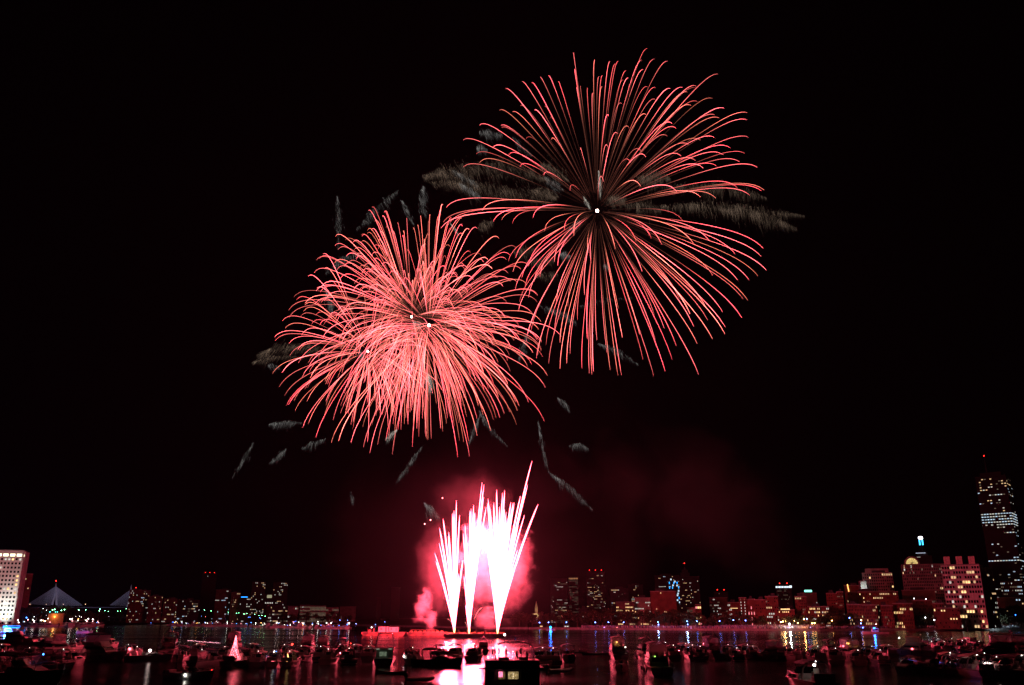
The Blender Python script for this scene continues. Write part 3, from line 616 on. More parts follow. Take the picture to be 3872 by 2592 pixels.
# --- cable-stayed bridge
CABLE = prin('white_cable_sheath', (0.75,0.75,0.78), 0.5)
BR = empty('cable_stayed_bridge', at(207, HY, 2300)*1.0, 0, 'distant cable stayed bridge with pale cable fans and pointed towers', 'bridge')
BR.location.z = 0
def bp(px, py, dy=0): 
    q = at(px, py, 2300+dy) - BR.location; return q
def pylon(cx, leg_y, top_y, tip_y):
    m = MB()
    q0 = bp(cx, top_y); tip = bp(cx+1, tip_y)
    for s in (-10, 7): m.tube([bp(cx-4+s, leg_y, 0), bp(cx-1+s*.3, (leg_y+top_y)/2), q0], [2.6,2.2,1.6], 6)
    m.tube([q0, tip], [1.8,.6], 6)
    return m.build('pylon', WALLS['conc'], BR)
pylon(211, 2288, 2222, 2206)
MB().ball((0,0,0), 1.6, 8, 5).build('beacon_lamp', BEACON, BR, bp(212, 2197))
pylon(496, 2295, 2228, 2212)
def fan(topx, topy0, topy1, ends, n_, dy):
    for i in range(n_):
        t = i/(n_-1); a = bp(topx, topy0 + (topy1-topy0)*t, dy*.2); b_ = bp(ends[0][0] + (ends[1][0]-ends[0][0])*t, ends[0][1] + (ends[1][1]-ends[0][1])*t, dy)
        MB().tube([a, b_], .28, 4, caps=False).build('cable', CABLE, BR)
fan(210, 2219, 2250, ((108,2284),(188,2292)), 22, -10)
fan(212, 2219, 2250, ((312,2290),(216,2296)), 26, 0)
fan(494, 2230, 2256, ((415,2290),(480,2294)), 16, 0)
m = MB(); a, b_ = bp(60, 2297), bp(520, 2299); m.box((a.x+b_.x)/2, (a.y+b_.y)/2, (a.z+b_.z)/2, (b_-a).length, 20, 2.6, math.atan2(b_.y-a.y, b_.x-a.x)); m.build('deck', WALLS['grey'], BR)
for x in (112, 174, 239, 322):
    o = MB().tube([(0,0,0),(0,0,4)], .3, 5).build('lamp_post', ROOF, BR, bp(x, 2293)); MB().ball((0,0,4.6), .8, 8, 5).build('lamp_head', emis('bridge_lamp_light', (1,.6,.35), 3.2), o)
for (x, y, dy, en) in ((190,2300,-130,6e4),(262,2300,-130,6e4),(455,2300,-130,3e4)):
    q = bp(x, y, dy); ld = bpy.data.lights.new('bridge_flood', 'SPOT'); ld.energy = en*1.6; ld.color = (.62,.6,1.0); ld.shadow_soft_size = 1; ld.spot_size = 1.7
    lo = bpy.data.objects.new('bridge_flood', ld); COL.objects.link(lo); lo.parent = BR; lo.location = q; lo.rotation_euler = (Vector((0,130,60))).to_track_quat('-Z','Y').to_euler()

# --- centre right skyline
S = lambda *a, **k: std(*a, **k)
S('hazy office slab with a lit crown band, left end of central towers', 2082, 2146, 2190, 1500, 'grey', 16, 30, .16, ['warm','white','dimw','dimw'], name='office_tower', rowp=lambda t: 1.5 if t < .35 or .8 < t < .92 else .5, roofbox=False)
e, W, D, H, r = S('slim hazy tower with a row of orange crown lights', 2151, 2187, 2184, 1900, 'grey', 7, 30, .22, ['dimw'], name='office_tower', roofbox=False)
rg = random.Random(3)
for i in range(12): link('crown_light', win_mesh(.9, rg.uniform(1.5, 3.5), emis('crown_orange', (1,.45,.2), .5)), e, (-W*.45+i*W*.082, -D/2-.2, H-2.5))
S('broad dark tower with three faint roof beacons', 2218, 2290, 2164, 1750, 'glass', 18, 34, .10, ['dimw','dimw','warm','white'], name='office_tower', beacon=3, roofbox=False, rowp=lambda t: 1.3 if .25 < t < .75 else .35)
S('low dark block between the two hazy towers', 2188, 2222, 2302, 1150, 'grey', 7, 5, .08, ['white'])
S('mid height block with small square lit windows', 2308, 2378, 2228, 1300, 'grey', 16, 16, .13, MX, roofbox=True)
S('boxy dark tower behind with lit upper rows', 2376, 2433, 2213, 1500, 'glass', 14, 20, .10, MX, beacon=0)
S('apartment block with bright warm windows above the trees', 2330, 2400, 2278, 980, 'brown', 14, 7, .25, ['warm','white','gold'], name='apartment_building')
S('stone apartment block with many lit windows beside it', 2400, 2460, 2262, 1000, 'stone', 12, 9, .24, ['warm','white','gold'], name='apartment_building')
S('plain dark red brick slab with a few bright windows', 2461, 2558, 2238, 900, 'red', 16, 13, .05, ['gold','warm','white'], name='apartment_building', run=.25)
e, W, D, H, r = S('dark tower carrying vertical blue light tubes', 2478, 2572, 2178, 1450, 'glass', 20, 28, .07, MX, name='office_tower', rowp=lambda t: 1.6 if t > .75 else .8)
for (px, py) in ((2531,2205),(2548,2205),(2560,2205),(2532,2223),(2543,2223),(2566,2222),(2568,2262)):
    q = onface(e, px, py, 1450, D); link('blue_light_tube', MB().box(0,0,0,1.1,.3,3.2).mesh('blue_light_tube', WIN['blue']), e, q)
for (px, py) in ((2537,2192),(2545,2214),(2552,2200),(2560,2215),(2566,2235),(2564,2245),(2572,2240),(2562,2270),(2570,2278),(2574,2285),(2562,2252)):
    q = onface(e, px, py, 1450, D); link('white_light_strip', MB().box(0,0,0,2.2,.3,2.6).mesh('white_light_strip', WIN['cool']), e, q)
e, W, D, H, r = S('wide black tower with a stepped pyramid top and red beacon', 2570, 2648, 2182, 1350, 'glass', 18, 26, .07, ['warm','white'], name='office_tower', roofbox=False)
m = MB(); m.box(-W*.18,0,H+3.2,W*.45,14,6.4); m.box(-W*.18,0,H+8.6,W*.3,10,4.4); m.box(-W*.18,0,H+12.6,W*.14,6,3.6,taper=.2); m.build('stepped_crown', WALLS['grey'], e)
o = MB().tube([(0,0,0),(0,0,6)], .2, 5).build('spire', ROOF, e, (-W*.18,0,H+14)); MB().ball((0,0,6.4), .8, 8, 5).build('beacon_lamp', BEACON, o)
e, W, D, H, r = S('small block with a pink and gold lit storefront top', 2630, 2652, 2288, 950, 'red', 3, 4, .6, ['pink','gold','gold'], sz=(.75,.4), roofbox=False)
S('low block with a long pale cornice light', 2598, 2630, 2300, 960, 'stone', 6, 3, .3, ['dimw'], roofbox=False)
S('low long dark block right of the pyramid tower', 2684, 2752, 2262, 1150, 'brown', 16, 9, .10, ['white','dimw'], beacon=0)
S('dark tower with two faint beacons behind the low block', 2702, 2756, 2240, 1500, 'grey', 12, 12, .06, ['dimw','white'], beacon=2, roofbox=False)
e, W, D, H, r = S('brick block with a long orange light under its eave', 2752, 2800, 2280, 950, 'brick', 9, 5, .14, ['white'])
link('eave_light', MB().box(0,0,0,7.4,.3,.5).mesh('eave_light', WIN['gold']), e, (0,-D/2-.2,H-5.5))
S('brick block with two stair columns of pale windows', 2796, 2824, 2262, 860, 'brick', 2, 10, .85, ['white','dimw'], sz=(.16,.4), roofbox=False)
S('brick block with a pink glowing stair window column', 2826, 2856, 2268, 850, 'red', 3, 5, .45, ['pink'], sz=(.3,.5), name='apartment_building')
S('plain unlit red brick gable block', 2856, 2896, 2270, 820, 'red', 5, 8, .02, ['warm'], darkw=.4, name='apartment_building')
# --- red brick row right of centre
BR_ = 'brick_apartment_house'
S('brick apartment house with four large square lit windows', 2896, 2944, 2258, 800, 'brick', 6, 10, .22, ['warm','white','dimw'], darkw=.5, name=BR_, sz=(.5,.5))
e, W, D, H, r = S('low porticoed house under a bright yellow strip sign', 2944, 3006, 2308, 790, 'red', 9, 5, .1, ['gold'], darkw=.4, name=BR_)
link('strip_sign', MB().box(0,0,0,7.5,.3,.9).mesh('strip_sign', WIN['gold']), e, (-1,-D/2-.3,H+.8))
S('tall brick house with three lit attic windows', 3008, 3052, 2258, 800, 'brick', 7, 11, .07, ['warm','dimw'], darkw=.7, name=BR_, sz=(.4,.55))
S('wide low brick house with rows of small gold windows', 3056, 3136, 2296, 790, 'brick', 14, 6, .25, ['warm','gold','white'], darkw=.5, name=BR_, sz=(.45,.5))
S('tall narrow brick gable with a pale downpipe line', 3128, 3168, 2246, 830, 'red', 5, 12, .02, ['dimw'], darkw=.5, name=BR_)
S('tall brick block with stacked bays, darkest edge at right', 3168, 3192, 2240, 820, 'brick', 4, 12, .03, ['dimw'], darkw=.8, name=BR_)
S('brick row house with paired tall windows, left end', 3204, 3262, 2288, 740, 'red', 10, 7, .08, ['warm','gold'], darkw=.7, name=BR_, sz=(.4,.6))
S('brick row house with three lit arched windows', 3262, 3318, 2290, 735, 'brick', 9, 7, .09, ['warm','dimw'], darkw=.7, name=BR_, sz=(.35,.62))
S('brick row house with a lit bay pair', 3318, 3378, 2292, 735, 'red', 10, 7, .09, ['warm','dimw'], darkw=.7, name=BR_, sz=(.35,.62))
S('brick row house under two white roof lamps', 3378, 3452, 2284, 735, 'brick', 12, 7, .07, ['gold','warm'], darkw=.7, name=BR_, sz=(.35,.62))
S('darker brick house behind the flagpole, mansard top', 3452, 3528, 2272, 760, 'brick', 12, 8, .03, ['dimw'], darkw=.5, name=BR_, sz=(.35,.6))
S('brick house with two stacked orange lit windows', 3530, 3572, 2284, 720, 'brick', 5, 6, .16, ['gold'], darkw=.5, name=BR_, sz=(.5,.5))
S('long brick mansion with an orange lit ledge, behind the row', 3208, 3400, 2240, 850, 'brick', 30, 9, .07, ['gold','warm'], darkw=.3, name=BR_)
S('dark square block before the grid hotel', 3415, 3540, 2234, 900, 'brown', 16, 8, .06, ['dimw'], name='office_building')
# --- right skyline
e, W, D, H, r = S('distant tower with a white letter band and red roof lights', 2938, 2998, 2216, 1400, 'grey', 14, 18, .10, ['dimw'], name='office_tower', beacon=2, roofbox=False)
for i in range(9): link('sign_letter', win_mesh([2.0,1.4,2.3,1.6][i%4], 2.2, emis('band_white_light', (.75,.88,1), 1.6)), e, (-W*.46+i*W*.1, -D/2-.3, H-1.8))
link('sign_letter', win_mesh(3.6, 3.2, MATS['band_white_light']), e, (W*.44, -D/2-.3, H-1.4))
e, W, D, H, r = S('dark block under a glowing green white roof sign', 3030, 3092, 2244, 1100, 'brown', 12, 8, .05, ['white'], name='office_building', roofbox=False)
link('roof_sign', MB().box(0,0,0,8.6,.5,2.3).mesh('roof_sign', WIN['green']), e, (0,-D/2,H+2.6)); MB().box(-2,-D/2+.3,H+.9,.2,.2,1.5).box(2,-D/2+.3,H+.9,.2,.2,1.5).build('sign_frame', ROOF, e)
e, W, D, H, r = S('brick block with a slim vertical orange neon sign', 3198, 3262, 2216, 1000, 'brick', 10, 9, .06, ['warm','white'], name='office_building')
m = MB().box(0,0,0,.9,.5,8.4); o = m.build('neon_sign', emis('neon_orange_light', (1,.45,.12), 3.0), e, (-W*.27,-D/2-.6,H-2.5)); o.rotation_euler = (0,-.1,0)
e, W, D, H, r = S('broad brown gridded office block with stepped top', 3268, 3384, 2168, 1050, 'stone', 14, 17, .10, ['gold','warm','white'], name='office_building', darkw=.85, sz=(.55,.6), rowp=lambda t: 2.2 if t < .55 else .3, run=.3)
m = MB(); m.box(0,2,H+2.8,W*.8,D*.6,5.6,taper=.95); m.build('stepped_top', WALLS['stone'], e)
e2 = empty('church_tower', at(3281, HY, 960), 0, 'pale floodlit church tower with clock stage before the gridded block', 'church tower'); e2.location.z = GB
hz = at(3281, 2188, 960).z - GB
m = MB(); m.box(0,0,hz*.34,9,9,hz*.68); m.build('lower_stage', WALLS['stone'], e2)
m = MB(); m.box(-1.5,0,hz*.80,6.2,6.2,hz*.28,taper=.94); m.build('upper_stage', WALLS['stone'], e2)
MB().box(-1.5,0,hz*.95,5.2,5.2,1.5,taper=.4).build('cap', WALLS['stone'], e2)
for i in (-1,0,1): MB().box(0,0,0,1.0,.2,3).build('louvre', WIN['dark'], e2, (i*2.0,-4.6,hz*.6))
flood('cold white floodlight before the pale church tower', (e2.location.x-3, e2.location.y-25, 1.6+30), (e2.location.x-1, e2.location.y, hz*.8), 5.2e4, (.75,.95,1.0), .8)
e, W, D, H, r = S('tall gridded hotel tower with a glowing half round gable window', 3420, 3582, 2136, 1000, 'stone', 24, 19, .10, ['warm','white','dimw'], name='hotel_tower', darkw=.9, sz=(.55,.62), depth=40, rowp=lambda t: 1.6 if t > .85 else .8, roofbox=False, run=.2)
m = MB(); c0 = (-W*.24)
arc = [(c0+8.2*math.cos(PI*i/16), H+.6+8.8*math.sin(PI*i/16)) for i in range(17)]; m.prism(arc, 'y', -D/2, -D/2+6); m.build('round_gable', WALLS['stone'], e)
arc = [(c0+6.0*math.cos(PI*i/16), H+1.2+6.2*math.sin(PI*i/16)) for i in range(17)]; MB().prism(arc, 'y', -D/2-.25, -D/2-.05).build('lunette_window', emis('lunette_light', (1,.72,.25), .8, vary=.3, scale=.8), e)
for i in range(1,8):
    t = PI*i/8; m = MB().tube([(c0, -D/2-.35, H+1.3), (c0+6*math.cos(t), -D/2-.35, H+1.2+6.1*math.sin(t))], .16, 4); m.build('lunette_bar', WALLS['stone'], e)
m = MB()
for i in range(7): m.box(-W/2 + i*W/6, -D/2-.5, H/2, 1.0, 1.0, H)
for i in (.0,.28,.55,.96): m.box(0, -D/2-.45, H*i+1, W, .8, .8)
m.build('pilaster_grid', TRIM, e)
e, W, D, H, r = S('blue lantern topped skyscraper behind the hotel tower', 3472, 3540, 2104, 1500, 'glass', 14, 40, .01, ['white'], name='skyscraper', roofbox=False)
q = at(3505, 2068, 1512).z - H - GB
MB().box(0,0,H+3,W*.62,16,6,taper=.8).build('crown_base', WALLS['grey'], e); MB().tube([(0,0,H+5),(0,0,H+q)], [8,3.4], 12).build('crown_cone', WALLS['glass'], e)
zt = at(3505, 2062, 1512).z - GB; zt2 = at(3505, 2038, 1512).z - GB
m = MB()
for s in (-1, 1): m.box(s*2.2, -1, (zt+zt2)/2-1, 2.1, 2.1, zt2-zt-2)
m.build('lantern_tube', emis('lantern_blue', (.05,.55,1.0), 3.2), e)
MB().ball((0,0,zt2+1.2), 3.6, 10, 6, .75).build('lantern_cap', emis('lantern_white', (.85,.95,1.0), 9.0), e)
MB().box(-3,-8.4,H+5.5,15,.3,.7).build('crown_light_line', emis('crown_line', (.7,.8,1), .9), e)
# red apartment block
e, W, D, H, r = S('long red glowing apartment block with three roof towers and lit balconies', 3572, 3716, 2138, 715, prin('white_apartment_render', (.82,.72,.68), .75, scale=.1), 14, 13, .17, ['gold','warm','warm','white'], name='apartment_block', darkw=.75, sz=(.72,.52), depth=34, roofbox=False, run=.35)
for i, x in enumerate((-.33, .0, .33)): 
    MB().box(0,0,0,4.4,5,6.6).build('roof_tower', prin('pink_render', (.75,.5,.45), .8), e, (W*x, -D/2+4, H+3.6))
m = MB(); nr = 13
for k in range(nr+1): m.box(0, -D/2-.5, .6+k*(H-1)/nr, W, .9, .35)
for k in range(8): m.box(-W/2+k*W/7, -D/2-.45, H/2, .35, .8, H)
m.build('balcony_frame', prin('white_balcony_paint', (.8,.72,.68), .7), e)
S('dark block added as shaded right side of the red apartment block', 3716, 3790, 2150, 735, 'brown', 10, 13, .10, ['warm','white'], name='apartment_block', depth=30, roofbox=True, turn=.8)  # separate dark brown block stands for the apartment block's shaded side
S('low brick house left below the red apartment block', 3546, 3630, 2302, 700, 'brick', 8, 5, .05, ['gold'], darkw=.4, name=BR_)
# skyscraper at the right edge, corner on
YT = 1330
a = at(3778, 1850, YT); Ht = at(3778, 1800, YT+6).z - GB
xl, xr = xat(3690, 1850, YT), xat(3860, 1850, YT)
e = empty('skyscraper', (at(3790, 2030, YT+28).x, YT+28, GB), math.radians(-38), 'tallest corner on skyscraper with bands of white windows at the right edge', 'skyscraper', 'city buildings beyond the river')
Wt = 42.0
MB().box(0,0,Ht/2,Wt,Wt,Ht).build('wall', WALLS['glass'], e)
MB().box(0,0,Ht+3.5,Wt*.7,Wt*.7,7).build('roof_plant_room', WALLS['grey'], e); MB().box(0,0,Ht+.4,Wt+.6,Wt+.6,.8).build('roof', ROOF, e)
o = MB().tube([(0,0,0),(0,0,16),(0,0,27)], [1.2,.6,.25], 6).build('antenna', ROOF, e, (-6,-6,Ht+7)); MB().ball((0,0,27.6), .9, 8, 5).build('beacon_lamp', BEACON, o)
rt = random.Random(9); nrow = 52
BAND = {}
for k in range(nrow):
    t = k/(nrow-1)
    if .655 <= t <= .76: p_, cl = .92, ['cool','white','cool']
    elif .405 <= t <= .43: p_, cl = .95, ['cool','white']
    elif t > .95: p_, cl = .16, ['warm','dimw']
    elif t > .76: p_, cl = .10, ['white','warm','cool','dimw']
    elif t < .33: p_, cl = .15, ['cool','dimw','white']
    else: p_, cl = .08, ['white','cool','dimw']
    BAND[k] = (p_, cl)
def sky_face(face):
    n_ = 11; cw = Wt/n_; rh = (Ht-4)/nrow; rest = MB(); cnt = 0; mats = []
    idx = {}
    for k in range(nrow-1, -1, -1):
        p_, cl = BAND[k]; on = False
        for c in range(n_):
            on = rt.random() < min(.97, p_ + (.3 if on else 0) if p_ < .5 else p_)
            if not on: continue
            mat = WIN[rt.choice(cl)]; u = -Wt/2+(c+.5)*cw; z = 2+(k+.5)*rh
            loc = (u, -Wt/2-.1, z) if face == 'f' else ((-Wt/2-.1, u, z) if face == 'l' else (Wt/2+.1, u, z))
            rz = 0 if face == 'f' else PI/2
            if p_ < .5 and cnt < 48: o = link('window', win_mesh(cw*.62, rh*.3, mat), e, loc); o.rotation_euler = (0,0,rz); cnt += 1
            else:
                if mat.name not in idx: idx[mat.name] = len(mats); mats.append(mat)
                rest.cur = idx[mat.name]; rest.box(loc[0], loc[1], loc[2], cw*.68, .12, rh*.3, rz)
    tag(rest.build('office_window_rows', mats, e), kind='stuff')
sky_face('f'); sky_face('l'); sky_face('r')
S('low office block lit in pale blue under the skyscraper', 3792, 3872, 2200, 1100, 'grey', 14, 12, .22, ['cool','dimw','white'], name='office_building', roofbox=False)
S('low dark block with a few red lit windows at the right edge', 3740, 3990, 2262, 800, 'brown', 24, 8, .10, ['warm','cool'], name='office_building')
# church steeple
st = empty('church_steeple', at(2028, HY, 1300), 0, 'faint yellow stone church steeple right of the fountains', 'steeple'); st.location.z = GB
hz = at(2028, 2284, 1300).z
MB().box(0,0,hz*.25,12,10,hz*.5).build('church_body', WALLS['stone'], st); MB().box(0,0,hz*.55,4.2,4.2,hz*.4).build('belfry', WALLS['stone'], st)
MB().tube([(0,0,hz*.74),(0,0,hz*1.08)], [2.4,.1], 8).build('spire', WALLS['stone'], st)
flood('warm floodlight in front of the church steeple', (st.location.x, st.location.y-14, 6), (st.location.x, st.location.y, hz*.7), 1.6e4, (1,.7,.3), 1.1)

# ---------------------------------------------------------------- trees
LEAF = [prin('tree_leaves_%s' % s, c, .8, vary=.35, scale=1.6) for s, c in (('deep', (.045,.06,.025)), ('mid', (.075,.085,.035)), ('warm', (.11,.085,.04)))]
BARK = prin('tree_bark', (.12,.09,.06), .9)
def tree_proto(seed, mat):
    r = random.Random(seed); root = empty('tree', (0,-9999,0), 0)
    m = MB(); m.tube([(0,0,-.2),(.1,0,2),(-.1,.1,4.2),(.1,0,6.5)], [.34,.27,.2,.08], 6)
    blobs = []
    for i in range(9):
        a = r.uniform(0, 2*PI); rad = r.uniform(.6, 2.9); z = r.uniform(3.6, 8.8); rad *= 1.0 if z < 7.4 else .5
        c = Vector((rad*math.cos(a), rad*math.sin(a), z)); blobs.append((c, r.uniform(1.1, 2.0)))
        m.tube([(0,0,2.2+i*.35), c*.5+Vector((0,0,1.8)), c], [.11,.07,.03], 4)
    m.build('trunk', BARK, root)
    m = MB()
    for c, R_ in blobs:
        for k in range(70):
            d = Vector((r.gauss(0,1), r.gauss(0,1), r.gauss(0,1))).normalized()*R_*r.uniform(.35,1.05); q = c + d; q.z = max(q.z, 2.4)
            n_ = Vector((r.gauss(0,1), r.gauss(0,1), r.gauss(0,1)+.4)).normalized(); a = n_.orthogonal().normalized(); b2 = n_.cross(a); s = r.uniform(.16,.38); b = len(m.v)
            for x, y in ((-1,-.6),(1,-.5),(1.1,.6),(-.8,.7)): m.v.append(tuple(q + a*x*s + b2*y*s))
            m.face([b,b+1,b+2,b+3])
    m.build('crown', mat, root); return root
PROTO = [tree_proto(50+i, LEAF[i % 3]) for i in range(6)]
used = set()
def tree(px, ytop, Y, k, label, wide=1.0, group='riverside trees'):
    pr = PROTO[k % 6]
    if k % 6 not in used: o = pr; used.add(k % 6)
    else: o = copy_tree(pr)
    hz = at(px, ytop, Y).z - GB; s = hz/10.2
    o.location = (xat(px, (ytop+HY)/2, Y), Y, GB); o.scale = (s*wide, s*wide, s); o.rotation_euler = (0,0,k*1.7)
    return tag(o, label, 'tree', group)
rt2 = random.Random(77)
segs = [('left bank tree before the pale office tower', 0, 100, 2288, 7, 6), ('tree below the cable bridge on the left bank', 118, 300, 2293, 10, 10), ('left bank tree behind the boathouse lamps', 190, 470, 2304, 12, 25),
        ('left bank tree right of the cable fans', 330, 640, 2312, 13, 260), ('faint tree on the far left shore behind the moored row', 660, 1330, 2316, 22, 60), ('tree beside the fountain smoke on the right bank', 1950, 2300, 2310, 13, 22),
        ('dense tree on the central right bank', 2240, 2560, 2305, 15, 14), ('tree lit red on the promenade', 2480, 2890, 2318, 15, 8), ('tree before the red brick row', 2960, 3560, 2322, 20, 8), ('tree in the park before the brick mansion', 3120, 3480, 2312, 9, 30),
        ('tall black tree at the right under the skyscraper', 3560, 3872, 2288, 11, 10), ('small tree near the right pavilion', 3640, 3900, 2310, 8, 5)]
ki = 0
for lab, x0, x1, yt, nn, dy in segs:
    for i in range(nn):
        px = x0 + (x1-x0)*(i+.5)/nn + rt2.uniform(-6, 6)
        tree(px, yt + rt2.uniform(-7, 9), shore_y(px) + dy + rt2.uniform(2, 14), ki, '%s, %s' % (lab, nth(i, nn)), rt2.uniform(1.0, 1.7), 'riverside trees'); ki += 1
tree(3650, 2268, shore_y(3650)+12, ki, 'tallest broad black tree covering the foot of the red apartment block', 1.5)
tree(2590, 2300, shore_y(2590)+9, ki+1, 'round tree glowing grey over a lamp at the promenade stand', 1.3)

# ---------------------------------------------------------------- street lamps
POST = prin('lamp_post_metal', (.12,.12,.13), .5, metal=.6)
LC = {'g': ('greenish white', (.22,1.0,.38), 26), 'w': ('white', (.95,.95,1.0), 8), 'b': ('cool blue white', (.10,.22,1.0), 30), 'o': ('orange', (1.0,.5,.15), 26), 'r': ('reddish', (1,.35,.3), 5), 'v': ('violet blue', (.4,.3,1.0), 7), 'd': ('deep blue', (.03,.15,1.0), 8)}
LM = {k: emis('lamp_light_'+k, v[1], v[2], sample=True) for k, v in LC.items()}
LPP = {}
def lamp_tpl(k, r_):
    key = (k, round(r_, 2))
    if key not in LPP:
        LPP[key] = (MB().tube([(0,0,-30),(0,0,-.3)], [.14,.07], 5).mesh('post', POST), MB().ball((0,0,0), r_, 8, 5).mesh('lamp_head', LM[k]))
    return LPP[key]
def lamp(px, py, k, label, r_=.32, Y=None, group='street lamps along the far bank'):
    Y = Y or shore_y(px) + 4
    q = at(px, py, Y); me = lamp_tpl(k, r_)
    root = empty('street_lamp', (q.x, q.y, GB), 0, label, 'street lamp', group)
    h = q.z - GB
    m = MB().tube([(0,0,0),(0,0,h-.3)], [.13,.07], 5).build('post', POST, root)
    link('lamp_head', me[1], root, (0,0,h))
rows = [
 ('g', 'lamp over the left bank trees', .42, [(199,2307),(207,2305),(232,2309),(244,2306),(298,2308),(324,2307),(375,2311),(378,2304),(397,2310),(410,2313),(445,2312),(456,2311),(478,2302),(526,2303),(571,2303),(610,2303),(619,2303),(658,2304),(689,2304),(697,2304)], 8),
 ('w', 'small lamp at the left bank path', .26, [(16,2304),(129,2333),(163,2302),(176,2308),(175,2327),(286,2331),(301,2331),(308,2334),(395,2333),(411,2333),(516,2335),(599,2320),(614,2320),(752,2308),(830,2325)], 5),
 ('o', 'lamp on the left embankment', .55, [(497,2317),(537,2317),(544,2316)], 4),
 ('g', 'lamp on the mid left shore road', .32, [(773,2307),(799,2311),(841,2312),(863,2316),(894,2320),(903,2318),(923,2323),(934,2320),(963,2324),(979,2329),(991,2328),(1003,2331),(1017,2331)], 8),
 ('b', 'tiny lamp behind the moored boats', .22, [(691,2318),(830,2324),(939,2334),(947,2335),(981,2337),(985,2339),(1112,2352),(1181,2357),(1285,2346),(1315,2347),(1347,2360),(1390,2365),(1420,2362),(1455,2352)], 6),
 ('w', 'tiny lamp on the dim shore by the fountains', .2, [(1023,2346),(1048,2350),(1146,2297),(1197,2359),(1256,2353),(1268,2361),(1305,2357),(1346,2359),(1456,2367)], 6),
 ('b', 'promenade lamp at the right of the fountains', .33, [(2040,2355),(2074,2354),(2142,2354),(2251,2354),(2301,2354),(2358,2354),(2488,2353),(2598,2350),(2635,2350),(2721,2349),(2773,2346),(2819,2347)], 3),
 ('b', 'promenade lamp before the brick row', .36, [(3051,2341),(3212,2337),(3255,2358),(3263,2374),(3247,2373)], 4),
 ('v', 'quay edge lamp on the right bank', .34, [(2250,2380),(2285,2373),(2676,2381),(2613,2377),(3065,2373)], 1),
 ('b', 'tree lighting lamp at the right promenade', .36, [(2490,2362),(2600,2362)], 5),
 ('o', 'warm entrance lamp before the brick row', .45, [(2953,2353),(2960,2351),(2972,2350),(3003,2349),(3017,2357),(3040,2342),(3071,2358),(3080,2357),(3146,2347),(3256,2346)], 12),
 ('w', 'lamp in the park at the far right', .5, [(3454,2341),(3312,2361),(3499,2336),(3533,2345),(3714,2363),(3751,2326)], 5),
 ('w', 'roof terrace lamp above the brick row', .4, [(3413,2279),(3424,2279),(3456,2264),(3488,2266),(3501,2266)], 40),
 ('r', 'small red shore marker lamp', .35, [(743,2331),(777,2333),(0+10,2342),(201,2351),(2333,2374)], 1),
 ('d', 'deep blue shore marker lamp', .4, [(762,2331),(1118,2350),(3840,2326)], 1),
]
for k, place, r_, pts, dy in rows:
    pts = sorted(pts)
    for i, (px, py) in enumerate(pts):
        lamp(px, py, k, '%s %s, %s' % (LC[k][0], place, nth(i, len(pts)) if len(pts) > 1 else 'alone'), r_, Y=shore_y(px)+dy)
lamp(2985, 2361, 'w', 'brilliant white star like floodlight on the bank before the brick row', .8, Y=shore_y(2985)+3)
for px, py, en, col, lab in ((2985,2361,2.5e3,(1,.95,.9),''),(2488,2353,7e2,(.5,.7,1),''),(2598,2350,8e2,(.5,.7,1),''),(3760,2356,6e3,(.7,.9,1),''),(3040,2359,1.5e3,(1,.5,.15),''),(2965,2352,2e3,(1,.55,.2),'')):
    q = at(px, py, shore_y(px)-1); ld = bpy.data.lights.new('lamp_glow', 'POINT'); ld.energy = en; ld.color = col; ld.shadow_soft_size = .6
    lo = bpy.data.objects.new('lamp_glow', ld); COL.objects.link(lo); lo.location = q
# pavilion / kiosks on the right bank
def kiosk(label, xl, xr, yt, yb, mat):
    Y = shore_y((xl+xr)/2)+3; x0, x1 = xat(xl, yb, Y), xat(xr, yb, Y); z0, z1 = GB, at(xl, yt, Y).z
    e = empty('kiosk', ((x0+x1)/2, Y+2, GB), 0, label, 'kiosk', 'small lit kiosks on the right bank'); W = x1-x0; h = z1-GB
    MB().box(0,1,h/2,W,2,h).build('wall', WALLS['grey'], e); MB().box(0,.3,h+.15,W+1,4.2,.3).build('roof', ROOF, e)
    n_ = max(2, int(W/3))
    for i in range(n_): MB().box(0,0,0,W/n_*.8,.1,h*.45).build('lit_opening', mat, e, (-W/2+(i+.5)*W/n_, -.1, h*.6))
    for s in (-1,1): MB().tube([(s*W*.5,-1.6,0),(s*W*.5,-1.6,h)], .08, 5).build('post', POST, e)
kiosk('long low kiosk with a pale lit front nearest the fountains', 2134, 2152, 2366, 2379, WIN['white'])
kiosk('small kiosk with an amber front beside the blue police light', 2042, 2052, 2366, 2378, WIN['gold'])
kiosk('kiosk with orange red lights under the promenade trees', 2574, 2598, 2371, 2382, emis('kiosk_orange', (1,.45,.25), 2.5))
kiosk('bright white concession pavilion at the far right bank', 3738, 3780, 2355, 2372, emis('pavilion_white', (.8,.95,1), 4.0))
# red canoe flag / banner
e = empty('banner', (xat(3451, 2360, shore_y(3451)-2), shore_y(3451)+.5, 1.4), 0, 'tall red banner hanging under a white lamp on the right bank', 'banner')
MB().tube([(0,0,0),(0,0,8.5)], .08, 6).build('pole', POST, e); m = MB()
m.loft([[(-1.0+.2*math.sin(i*1.1)-.15*i/6, .25*math.sin(i*.9)-.1, 8-i*1.1), (.9+.2*math.sin(i*1.1), .25*math.sin(i*.9+.8)-.1, 8-i*1.1)] for i in range(7)], cap0=False, cap1=False)
m.build('cloth', prin('red_banner_cloth', (.6,.08,.05), .8), e)
